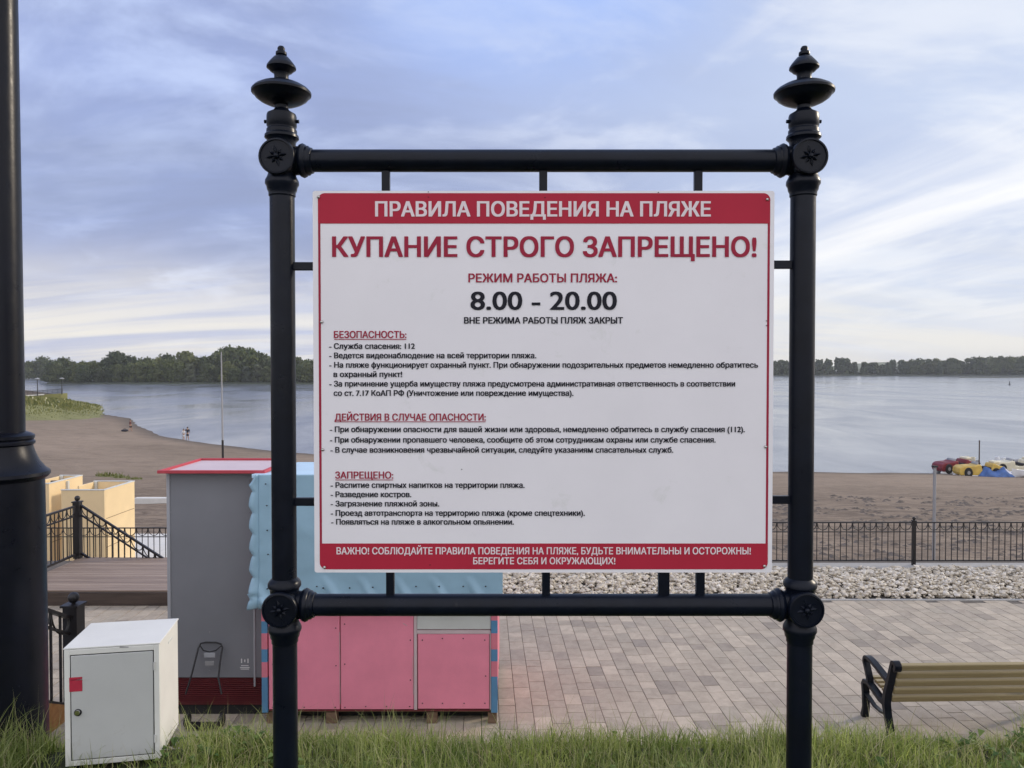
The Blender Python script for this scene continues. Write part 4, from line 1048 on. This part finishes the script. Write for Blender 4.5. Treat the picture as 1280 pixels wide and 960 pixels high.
# ------------------------------------------------------------------ pedal boats on the right
def pedal_car(name, px0, px1, D, rz, mat, label, L=3.3):
    x = (P(px0, 590, D).x + P(px1, 590, D).x) / 2
    r = empty(name, (x, D, WZ), rz, label, 'pedal boat', 'pedal boats at the water edge'); r.scale = (1.0, 1.0, 1.32)
    W = 1.5
    for s_ in (-1, 1):
        m = MB(); m.lathe([(.02, -L / 2), (.16, -L / 2 + .15), (.22, -L / 2 + .5), (.22, L / 2 - .6), (.15, L / 2 - .15), (.03, L / 2)], Matrix.Translation((0, s_ * .55, .06)) @ Matrix.Rotation(math.pi / 2, 4, 'Y'), 14)
        m.build('float', M['boat_white'], r)
    prof = [(-L / 2 + .05, .15), (L / 2 - .1, .15), (L / 2, .35), (L / 2 - .05, .62), (L / 2 - .3, .74), (L * .14, .80), (L * .10, .86), (L * .02, .86), (0, .52), (-L * .20, .52), (-L * .23, .90), (-L * .27, .96), (-L * .36, .84), (-L / 2 + .1, .76), (-L / 2, .55)]
    b = MB().prism(prof, W, Matrix.Translation((0, -W / 2, 0))); b.build('car_body', mat, r, bevel=.07, seg=3)
    ws = MB(); ws.add([(L * .10, -W * .40, .84), (L * .10, W * .40, .84), (L * .06, W * .36, 1.0), (L * .06, -W * .36, 1.0)], [(0, 1, 2, 3)])
    w_ = ws.build('windscreen', M['galv'], r); w_.modifiers.new('t', 'SOLIDIFY').thickness = .03
    MB().box((-L * .34, 0, 1.0), (.5, 1.0, .18)).build('folded_cover', M['boat_pale'], r, bevel=.07, seg=3)
    fd = MB().box((L * .27, 0, .70), (.9, W * .6, .16)); fd.build('bonnet', mat, r, bevel=.06, seg=3)
    for sx_ in (-.30, .30):
        for s_ in (-1, 1):
            q = Matrix.Translation((sx_ * L, s_ * (W / 2 - .02), .34)) @ Matrix.Rotation(math.pi / 2, 4, 'X')
            wh = MB().lathe([(.12, -.10), (.30, -.10), (.34, -.05), (.34, .05), (.30, .10), (.12, .10)], q, 20).build('wheel', M['rubber'], r)
            MB().lathe([(.02, -.11), (.13, -.105), (.13, .105), (.02, .11)], q, 12).build('hub', M['galv'], wh)
    for s_ in (-.35, .35): MB().box((-L * .16, s_, .62), (.38, .46, .16)).build('seat', M['cloth_dark'], r, bevel=.04)
    MB().tube([(.15, .35, .6), (0, .35, .95)], .02, 6).build('steering_column', M['wire'], r)
    return r
pedal_car('pedal_boat', 1168, 1216, 69.5, R(186), M['boat_red'], 'dark red car shaped pedal boat, leftmost of the boats')
pedal_car('pedal_boat', 1194, 1252, 66.8, R(172), M['boat_yellow'], 'yellow car shaped pedal boat with black wheels', 3.7)
pedal_car('pedal_boat', 1240, 1290, 69.5, R(170), M['boat_pale'], 'cream pedal boat just behind the blue covered heap', 3.6)
def row_boat(px_, D, rz, label, mat, L=3.2):
    x = P(px_, 590, D).x; r = empty('dinghy', (x, D, max(WZ, sand_z(x, D)) - .05), rz, label, 'boat')
    st_ = []; n = 12
    for i in range(n + 1):
        t = i / n; w = .62 * (1 - (2 * abs(t - .42)) ** 2.6 * .9); w = max(w, .03); h = .55 + .25 * (t ** 3)
        st_.append([(-L / 2 + L * t, w * a, h * b) for a, b in ((-1, 1), (-.8, .35), (0, 0), (.8, .35), (1, 1), (.86, .95), (.66, .45), (0, .16), (-.66, .45), (-.86, .95))])
    V = [q for s in st_ for q in s]; Q = []
    for i in range(n):
        for k in range(10): j = (k + 1) % 10; Q.append((i * 10 + k, i * 10 + j, i * 10 + 10 + j, i * 10 + 10 + k))
    h = MB(); h.add(V, Q + [tuple(range(10)), tuple(n * 10 + k for k in range(10))]); h.build('hull', mat, r)
    for x_ in (-.5, .45): MB().box((x_, 0, .42), (.22, .98, .03)).build('thwart', M['deck'], r)
    return r
for px_, D_, rz_, mk_, lb_ in ((1256, 71.5, 20, 'boat_white', 'white paddle craft behind the blue tarpaulin, end on to the water'), (1276, 72.5, 160, 'boat_yellow', 'yellow pedal craft at the right end of the row of boats'), (1206, 71.6, 200, 'boat_pale', 'pale craft half hidden behind the red pedal boat')):
    x_ = P(px_, 590, D_).x; r_ = empty('paddle_craft', (x_, D_, WZ), R(rz_), lb_, 'pedal boat', 'pedal boats at the water edge')
    for s_ in (-1, 1): MB().lathe([(.03, -1.6), (.17, -1.45), (.24, -1.0), (.24, 1.0), (.16, 1.45), (.04, 1.65)], Matrix.Translation((0, s_ * .5, .10)) @ Matrix.Rotation(math.pi / 2, 4, 'Y'), 14).build('float', M[mk_], r_)
    MB().box((0, 0, .42), (2.5, 1.25, .22)).build('deck', M[mk_], r_, bevel=.06, seg=3)
    for s_ in (-.32, .32):
        st_ = MB().box((-.35, s_, .66), (.5, .45, .28)).build('seat', M['cloth_dark'], r_, bevel=.06); MB().box((-.62, s_, .95), (.12, .45, .55)).build('seat_back', M[mk_], st_, bevel=.05)
    MB().lathe([(.02, -.3), (.38, -.3), (.40, -.1), (.40, .1), (.38, .3), (.02, .3)], Matrix.Translation((-1.25, 0, .5)) @ Matrix.Rotation(math.pi / 2, 4, 'X'), 16).build('paddle_wheel_cover', M['galv'], r_)
row_boat(1290, 65.2, R(174), 'white dinghy lying in front of the blue covered heap', M['boat_white'])
row_boat(1272, 74.5, R(12), 'pale grey dinghy farthest back among the boats', M['galv'])
def heap():
    x = P(1247, 590, 66).x; V = []; n = 40; m = 16
    for j in range(m + 1):
        for i in range(n):
            a = 2 * math.pi * i / n; t = j / m
            rr = (1 - t) ** .38 * (1 + .22 * mnoise.noise(Vector((math.cos(a) * 2, math.sin(a) * 2, t * 2))))
            V.append((rr * 1.6 * math.cos(a), rr * .9 * math.sin(a), .62 * math.sin(t * math.pi / 2) * (1 + .25 * math.sin(7 * rr * math.cos(a)) + .55 * mnoise.noise(Vector((math.cos(a) * 3 * rr, math.sin(a) * 3, 7))))))
    Q = [(j * n + i, j * n + (i + 1) % n, (j + 1) * n + (i + 1) % n, (j + 1) * n + i) for j in range(m) for i in range(n)]
    o = big_mesh('tarpaulin_heap', np.array(V), np.array(Q), M['boat_blue']); o.location = (x, 66, sand_z(x, 66) - .02)
    tag(o, 'crumpled blue tarpaulin heap beside the yellow pedal boat', 'tarpaulin')
heap()
mp = P(1229, 575, 70); mt = P(1229, 552, 70)
mo = empty('mooring_pole', (mp.x, 70.6, WZ), 0, 'thin dark upright pole among the pedal boats', 'pole')
MB().cyl((0, 0, -.8), (0, 0, mt.z - WZ), .06, .05, 8).build('pole', M['deck_edge'], mo); MB().ball((0, 0, mt.z - WZ), .07, 8).build('tip', M['deck_edge'], mo)
bu = P(1262, 479, 430)
bo = empty('river_buoy', (bu.x, 430, WZ), 0, 'tiny dark navigation buoy far out on the water', 'buoy'); bo.scale = (.6, .6, .62)
MB().lathe([(.2, -.3), (1.0, -.1), (1.0, .3), (.5, .7)], None, 14).build('float', M['iron_far'], bo); MB().lathe([(.45, .7), (.25, 3.0), (.35, 3.2), (.05, 3.6)], None, 8).build('tower', M['iron_far'], bo)

# ------------------------------------------------------------------ far banks and trees
def crown_mesh(name, H, W, lobes, n, leaf, mat, seed):
    rg = np.random.default_rng(seed); V = []; T = []
    cs = []
    for k in range(lobes):
        a = rg.uniform(0, 6.28); rr = rg.uniform(0, .34) * W; z = rg.uniform(.16, .84) * H
        cs.append((rr * math.cos(a), rr * math.sin(a), z, rg.uniform(.17, .30) * W * (1.15 - .4 * z / H)))
    cs.append((0, 0, .80 * H, .22 * W)); cs.append((0, 0, .5 * H, .34 * W)); cs.append((.2 * W, 0, .22 * H, .26 * W)); cs.append((-.2 * W, .1 * W, .2 * H, .26 * W))
    for k in range(n):
        c = cs[rg.integers(len(cs))]; d = rg.normal(size=3); d /= np.linalg.norm(d); r = c[3] * rg.uniform(.55, 1.08)
        p = np.array(c[:3]) + d * r * np.array([1, 1, .85])
        if p[2] < .0: p[2] = rg.uniform(0, .1) * H
        s = leaf * rg.uniform(.5, 1.2); u = rg.normal(size=3); u /= np.linalg.norm(u); w = np.cross(u, d + .3 * rg.normal(size=3)); w /= max(np.linalg.norm(w), 1e-3)
        b = len(V); V += [p - u * s * .5 - w * s * .35, p + u * s * .5 - w * s * .35, p + u * s * .35 + w * s * .5, p - u * s * .35 + w * s * .4]; T.append((b, b + 1, b + 2, b + 3))
    me_o = big_mesh(name, np.array(V), np.array(T), mat, smooth=False)
    return me_o
def trunk_mb(H):
    m = MB(); m.tube([(0, 0, -.5), (.1, 0, .2 * H), (0, .1, .45 * H), (.15, 0, .78 * H)], 0, 8, rs=[.032 * H, .024 * H, .018 * H, .006 * H])
    for a, z in ((0.4, .34), (2.4, .42), (4.4, .5)): m.tube([(0, 0, z * H), (.12 * H * math.cos(a), .12 * H * math.sin(a), (z + .14) * H), (.22 * H * math.cos(a), .22 * H * math.sin(a), (z + .22) * H)], 0, 6, rs=[.012 * H, .008 * H, .003 * H])
    return m
PROT = []
for i, (W, lobes, mk, nm) in enumerate(((17, 9, 'leaf_dark', 'd'), (14, 7, 'leaf_mid', 'm'), (20, 11, 'leaf_dark', 'd'), (15, 8, 'leaf_mid', 'm'), (13, 7, 'leaf_pale', 'p'))):
    r = empty('broadleaf_tree', (0, 0, 0))
    c = crown_mesh('crown', 18, W, lobes, 2600, 1.35, M[mk], 40 + i); c.parent = r
    trunk_mb(18).build('trunk', M['bark'], r)
    PROT.append([r, nm, False])
TL = {'d': ('dark rounded tree in the wood on the near island', 'dark trees on the island'), 'm': ('mid green tree in the wood on the near island', 'green trees on the island'), 'p': ('pale grey green willow at the island edge', 'pale willows on the island')}
def tree(k, px_, D, h, z, labels=TL, grp=None):
    pr = PROT[k]
    if not pr[2]: o = pr[0]; pr[2] = True
    else: o = copy_tree(pr[0])
    s = h / 18.0
    o.location = (P(px_, 470, D).x, D, z); o.rotation_euler.z = random.uniform(0, 6.28); o.scale = (s * random.uniform(.9, 1.15), s * random.uniform(.9, 1.15), s)
    tag(o, *[(labels[pr[1]][0]), 'tree', labels[pr[1]][1]])
    return o
IZ = WZ + .5
ID = 460
def isl_z(x, y): return IZ
# island ground
xi0, xi1 = P(62, 480, ID).x, P(560, 480, ID).x
im = MB(); top = [(xi0 - 2, ID - 3)]
pts = [(xi0 - 6, ID + 10)] + [(xi0 + (xi1 - xi0) * t, ID - 4 + 3 * math.sin(t * 21) - 10 * math.sin(t * math.pi)) for t in [i / 30 for i in range(31)]] + [(xi1 + 8, ID + 25), (xi1, ID + 75), (xi0 + 30, ID + 85), (xi0, ID + 50)]
n = len(pts); im.add([(a, b, WZ - .5) for a, b in pts] + [(a + (0), b + 1.5, IZ + .3) for a, b in pts], [(i, (i + 1) % n, (i + 1) % n + n, i + n) for i in range(n)] + [tuple(range(n, 2 * n))])
tag(im.build('wooded_island', M['bank'], smooth=0), kind='structure')
def px_h(y, D): return P(0, y, D).z - IZ
# silhouette of the island wood: (photo x, crown top y)
SIL = [(36, 452), (52, 448), (66, 452), (76, 449), (90, 453), (104, 452), (118, 453), (130, 450), (146, 442), (160, 446), (174, 450), (186, 449), (198, 447), (211, 445), (228, 440), (243, 446), (256, 448), (271, 441), (284, 436), (298, 435), (312, 436), (326, 443), (341, 447), (358, 447), (372, 447), (384, 450), (396, 449), (415, 446), (436, 444), (458, 450), (478, 447), (500, 452), (522, 456), (540, 460)]
kk = 0
for i, (x, y) in enumerate(SIL):
    D = ID + 28 + 10 * math.sin(i * 2.1)
    if x < 60: D += 160
    tree((0, 2, 1, 2, 3)[i % 5], x, D, (px_h(y - 1, D)) * 1.06, IZ - .5)
for i in range(36):                              # lower trees along the water's edge
    x = 70 + i * 13.2 + random.uniform(-4, 4)
    if i in (13, 18, 19, 22): k = 4
    else: k = (1, 0, 3, 2)[i % 4]
    D = ID + 4 + random.uniform(-3, 4)
    tree(k, x, D, random.uniform(8.5, 14.5) if k != 4 else random.uniform(11, 14), IZ - .3)
# far bank across the river
FB = 915
fbm = MB(); fbm.add([(-1900, FB - 12, WZ - .6), (2200, FB - 12, WZ - .6), (2200, FB, WZ + 1.6), (-1900, FB, WZ + 1.6), (2200, 2200, WZ + 2.5), (-1900, 2200, WZ + 2.5)], [(0, 1, 2, 3), (3, 2, 4, 5)])
tag(fbm.build('far_bank', M['bank'], smooth=0), kind='structure')
sp2 = MB(); q0, q1 = P(1192, 472, 760).x, 900
sp2.add([(q0, 750, WZ - .5), (q1, 735, WZ - .5), (q1, 745, WZ + 1.0), (q0 + 4, 757, WZ + .8), (q1, 780, WZ + 1.0), (q0 + 4, 764, WZ + .8)], [(0, 1, 2, 3), (3, 2, 4, 5)])
tag(sp2.build('river_spit', M['bank'], smooth=0), kind='structure')
def far_wood():
    rg = np.random.default_rng(5); V = []; Q = []
    prof = [(-1600, 15), (P(20, 0, FB).x, 14), (P(560, 0, FB).x, 14), (P(960, 0, FB).x, 12), (P(985, 0, FB).x, 17), (P(1020, 0, FB).x, 18), (P(1090, 0, FB).x, 17.5), (P(1108, 0, FB).x, 14), (P(1128, 0, FB).x, 14), (P(1136, 0, FB).x, 18), (P(1240, 0, FB).x, 20), (1500, 18)]
    px_ = [a for a, b in prof]; ph = [b for a, b in prof]
    x = -1500.0
    while x < 1300:
        x += rg.uniform(3, 6.5); h = np.interp(x, px_, ph) * rg.uniform(.68, 1.08) * (1 + .16 * mnoise.noise(Vector((x * .012, 3, 0)))); y0 = FB + rg.uniform(2, 40); w = rg.uniform(4, 8)
        vis = P(0, 0, FB).x - 60 < x < P(1280, 0, FB).x + 90
        for k in range(210 if vis else 70):
            d = rg.normal(size=3); d /= np.linalg.norm(d); t = rg.uniform(.0, 1)
            p = np.array([x, y0, WZ + 1.5]) + np.array([d[0] * w * (1.05 - .6 * t), d[1] * w * .8, t * h + d[2] * 1.2])
            s = rg.uniform(2.0, 4.0); u = rg.normal(size=3); u /= np.linalg.norm(u); v = np.cross(u, d); v /= max(np.linalg.norm(v), 1e-3)
            b = len(V); V += [p - u * s * .5, p + v * s * .5, p + u * s * .5, p - v * s * .5]; Q.append((b, b + 1, b + 2, b + 3))
    return big_mesh('far_wood', np.array(V), np.array(Q), M['leaf_dark'], smooth=False)
tag(far_wood(), 'long low band of dark woodland along the far bank', 'woodland', kind='stuff')
FT = {'d': ('taller dark tree standing in the far bank wood', 'taller trees on the far bank'), 'm': ('taller green tree standing in the far bank wood', 'taller green trees on the far bank'), 'p': ('pale tree in the far bank wood', 'pale trees on the far bank')}
for x, y, k in ((970, 455, 0), (984, 452, 1), (1140, 449, 0), (1150, 451, 3), (1156, 449, 0), (1170, 447.5, 1), (1188, 447.5, 0), (1196, 450, 3), (1216, 446.5, 0), (1226, 447, 2), (1238, 445.5, 0), (1251, 444.5, 1), (1262, 446.5, 2), (1272, 446, 0), (1283, 445, 3), (1300, 446, 0)):
    D = FB + 12; tree(k, x, D, (P(0, y, D).z - WZ - 1.5) * 1.05, WZ + 1.2, FT)
hm = MB(); hx = [P(1000 + 300 * i / 20, 455, 2000).x for i in range(21)]
hz_ = [EYE + (3 + 17 * math.exp(-((i - 8) / 4.5) ** 2)) * 2000 / F * .45 - 3 for i in range(21)]
hm.add([(x, 1990, WZ) for x in hx] + [(x, 2050, z) for x, z in zip(hx, hz_)] + [(x, 2190, WZ) for x in hx], [(i, i + 1, i + 22, i + 21) for i in range(20)] + [(i + 21, i + 22, i + 43, i + 42) for i in range(20)])
tag(hm.build('far_hill', M['hill'], smooth=60), kind='structure')

# ------------------------------------------------------------------ green headland with its little embankment, rail and lamps
def head_h(x, y):
    """extra height of the headland above the sand"""
    d = Vector((x + 113, y - 145))
    a = d.dot(Vector((.43, -.90))); b = d.dot(Vector((.90, .43)))
    a /= (26 if a > 0 else 50); b /= (27 if b > 0 else 60)
    w = .12 * mnoise.noise(Vector((x * .08, y * .08, 2)))
    return 2.5 * math.exp(-(abs(a) ** 4 + abs(b) ** 4) * (1 + w * 4))
hx_ = [-190 + 2.5 * i for i in range(55)]; hy_ = [112 + 2.5 * i for i in range(64)]
def hz2(x, y): 
    e = head_h(x, y); return max(sand_z(x, y), WZ - 1) + e - .35 + .25 * mnoise.noise(Vector((x * .2, y * .2, 0))) * min(1, e)
tag(grid('headland', hx_, hy_, hz2, M['meadow'], skip=lambda x, y: head_h(x, y) < .05), kind='structure')
def meadow():
    rg = np.random.default_rng(9); V = []; Q = []; mi = []
    for k in range(42000):
        x = rg.uniform(-170, -58); y = rg.uniform(114, 265); e = head_h(x, y)
        if e < rg.uniform(.05, .9): continue
        z = hz2(x, y); h = (rg.uniform(.12, .6) * min(1, e / 1.5) + .08) * (1.25 if y > 150 else .6); w = h * rg.uniform(.2, .45); a = rg.uniform(0, 6.28)
        u = np.array([math.cos(a), math.sin(a), 0]) * w; p = np.array([x, y, z]); tl = np.array([rg.uniform(-.3, .3) * h, rg.uniform(-.3, .3) * h, h])
        b = len(V); V += [p - u, p + u, p + tl + u * .4, p + tl - u * .4]; Q.append((b, b + 1, b + 2, b + 3)); mi.append(1 if rg.random() < .05 and e > 1.5 and y > 150 else 0)
    o = big_mesh('meadow_weeds', np.array(V), np.array(Q), [M['weed'], M['bloom']], smooth=False); o.data.polygons.foreach_set('material_index', mi)
    return o
tag(meadow(), 'green weeds and pale flowers covering the headland', 'weeds', kind='stuff')
emb = empty('embankment_railing', P(40, 495, 190), 0, 'tiny dark railing on the far embankment above the headland', 'railing')
eo = Vector(emb.location)
e0, e1 = P(2, 497, 186) - eo, P(78, 491.5, 196) - eo
em = MB(); em.bar(e0 + Vector((0, 0, 1.1)), e1 + Vector((0, 0, 1.1)), .08, .08); em.bar(e0 + Vector((0, 0, .2)), e1 + Vector((0, 0, .2)), .06, .06)
for k in range(61): q = e0.lerp(e1, k / 60); em.bar(q, q + Vector((0, 0, 1.1)), .10 if k % 5 == 0 else .05, .10)
em.build('rails', M['iron_far'], emb)
ew = MB(); ew.add([tuple(q) for q in (e0 + Vector((0, -.8, -2.5)), e1 + Vector((0, -.8, -2.5)), e1 + Vector((0, -.8, -.02)), e0 + Vector((0, -.8, -.02)), e0 + Vector((0, 2.2, -.02)), e1 + Vector((0, 2.2, -.02)), e0 + Vector((0, 2.2, -2.5)), e1 + Vector((0, 2.2, -2.5)))], [(0, 1, 2, 3), (3, 2, 5, 4), (4, 5, 7, 6), (0, 3, 4, 6), (1, 7, 5, 2)])
tag(ew.build('embankment', M['meadow'], loc=eo, smooth=0), kind='structure')
MB().bar(e0 + Vector((0, -.85, .02)), e0.lerp(e1, .72) + Vector((0, -.85, .02)), .3, .28).build('kerb', M['white_conc'], emb)
for i, (x, y0, y1, D, lb) in enumerate(((47, 494, 474, 191, 'left one of two tiny lamp posts on the far embankment'), (77.5, 491.5, 473.5, 195.5, 'right one of two tiny lamp posts at the end of the far embankment'))):
    a, b = P(x, y0, D), P(x, y1, D); r = empty('embankment_lamp', a, 0, lb, 'street lamp', 'lamp posts on the far embankment')
    MB().cyl((0, 0, -.3), (0, 0, b.z - a.z), .12, .08, 8).build('pole', M['iron_far'], r)
    MB().lathe([(.1, 0), (.55, .05), (.6, .15), (.2, .4)], Matrix.Translation((0, 0, b.z - a.z - .1)), 10).build('lantern', M['galv'], r)

# ------------------------------------------------------------------ grass
def blades(name, n, xr, yr, hmin, hmax, wid, mat, dens=None, lean=.5, seed=1, segs=3, keep=None):
    rg = np.random.default_rng(seed)
    x = rg.uniform(*xr, n); y = rg.uniform(*yr, n)
    nz = np.array([mnoise.noise(Vector((a * 1.7, b * 1.7, 9))) for a, b in zip(x, y)])
    h = rg.uniform(hmin, hmax, n) * (1 + .75 * nz)
    if keep is not None:
        k = np.array([keep(a, b) for a, b in zip(x, y)]); x, y, h = x[k], y[k], h[k]; n = len(x)
    z = np.array([lawn_z(a, b) for a, b in zip(x, y)])
    az = rg.uniform(0, 6.283, n); la = rg.uniform(0, 6.283, n); ln = np.abs(rg.normal(0, lean, n)) * h; w = wid * rg.uniform(.6, 1.3, n)
    rows = segs + 1; V = np.zeros((n, rows, 2, 3))
    for k in range(rows):
        t = k / segs; off = ln * t ** 2; hh = h * t * (1 - .25 * t * np.minimum(1, ln / np.maximum(h, 1e-4)))
        cx = x + np.cos(la) * off; cy = y + np.sin(la) * off; ww = w * (1 - t) ** .7 + w * .04
        V[:, k, 0] = np.stack([cx - np.cos(az) * ww / 2, cy - np.sin(az) * ww / 2, z + hh], 1)
        V[:, k, 1] = np.stack([cx + np.cos(az) * ww / 2, cy + np.sin(az) * ww / 2, z + hh], 1)
    b = (np.arange(n) * rows * 2)[:, None]
    q = np.concatenate([b + np.array([k * 2, k * 2 + 1, k * 2 + 3, k * 2 + 2]) for k in range(segs)], 0)
    return big_mesh(name, V.reshape(-1, 3), q, mat, smooth=False)
def clear(x, y): return not (-2.02 < x < -1.42 and 2.85 < y < 3.56 and mnoise.noise(Vector((x * 40, y * 40, 0))) < .22) and not (STX0 - .05 < x < STX1 + .05 and y > 3.8) and (x - lx) ** 2 + (y - LD) ** 2 > .17 ** 2
def patchy(x, y): return clear(x, y) and mnoise.noise(Vector((x * 1.5, y * 2.2, 33))) + .5 * mnoise.noise(Vector((x * 5, y * 5, 3))) > -.38
lawn_o = blades('lawn_grass', 64000, (-4.2, 4.2), (2.55, 3.68), .035, .130, .0046, M['grass'], lean=.75, seed=3, keep=patchy)
tag(lawn_o, 'unmown green grass at the foot of the rules board', 'grass', kind='stuff')
def tufts(x, y): return clear(x, y) and mnoise.noise(Vector((x * 2.3, y * 2.3, 21))) > .10
tag(blades('tall_grass', 13000, (-4.2, 4.2), (2.6, 3.66), .12, .235, .0046, M['tallgrass'], lean=.55, seed=13, segs=4, keep=tufts), 'longer ragged tufts rising out of the lawn', 'grass', kind='stuff')
tag(blades('straw', 8000, (-4.2, 4.2), (2.6, 3.66), .04, .16, .0040, M['stalk'], lean=1.0, seed=23, segs=3, keep=clear), 'dry straw blades mixed into the lawn', 'grass', kind='stuff')
def weeds():
    rg = np.random.default_rng(77); V = []; Q = []
    for k in range(420):
        x, y = rg.uniform(-3.4, 3.4), rg.uniform(2.9, 3.6)
        if not clear(x, y) or mnoise.noise(Vector((x * 1.3, y * 1.3, 50))) < .0: continue
        z = lawn_z(x, y)
        for q in range(int(rg.integers(4, 8))):
            a = rg.uniform(0, 6.28); l = rg.uniform(.025, .06); w = l * rg.uniform(.25, .4); h = rg.uniform(.03, .10); d = np.array([math.cos(a), math.sin(a), 0]); e = np.array([-d[1], d[0], 0]); p = np.array([x, y, z + h * .6]) + d * .012
            b = len(V); V += [p, p + d * l * .5 + e * w + np.array([0, 0, h * .35]), p + d * l + np.array([0, 0, h * .25]), p + d * l * .5 - e * w + np.array([0, 0, h * .35])]; Q.append((b, b + 1, b + 2, b + 3))
    return big_mesh('lawn_weeds', np.array(V), np.array(Q), M['broadleaf'], smooth=False)
tag(weeds(), 'low broad leaved weeds among the lawn grass', 'weeds', kind='stuff')
tag(blades('bank_grass', 46000, (-5.0, 9.0), (3.7, 7.0), .05, .12, .007, M['grass'], lean=.5, seed=4, segs=2, keep=clear), 'green grass on the bank down to the paving', 'grass', kind='stuff')
tag(blades('near_lawn_grass', 22000, (-4.2, 4.2), (.6, 2.55), .04, .10, .006, M['grass'], lean=.5, seed=8, segs=2, keep=clear), 'green lawn grass in front of the rules board', 'grass', kind='stuff')
tag(blades('dry_grass_stalks', 520, (-3.2, 3.2), (3.0, 3.6), .12, .27, .0026, M['stalk'], lean=.35, seed=6, segs=4, keep=clear), 'thin dry grass stalks standing above the lawn edge', 'grass stalks', kind='stuff')

# ------------------------------------------------------------------ haze over the river
hzb = MB().box((0, 1000, 14.2), (4700, 2700, 51.4)).build('haze', M['gap'], smooth=0)
hm_ = bpy.data.materials.new('river_haze'); hm_.use_nodes = True; hm_.node_tree.nodes.clear()
pv = hm_.node_tree.nodes.new('ShaderNodeVolumePrincipled'); ho = hm_.node_tree.nodes.new('ShaderNodeOutputMaterial')
pv.inputs['Color'].default_value = (.84, .88, .94, 1); pv.inputs['Density'].default_value = .00017
hm_.node_tree.links.new(pv.outputs[0], ho.inputs['Volume']); hzb.data.materials[0] = hm_
tag(hzb, 'thin pale haze over the river', 'haze', kind='stuff')
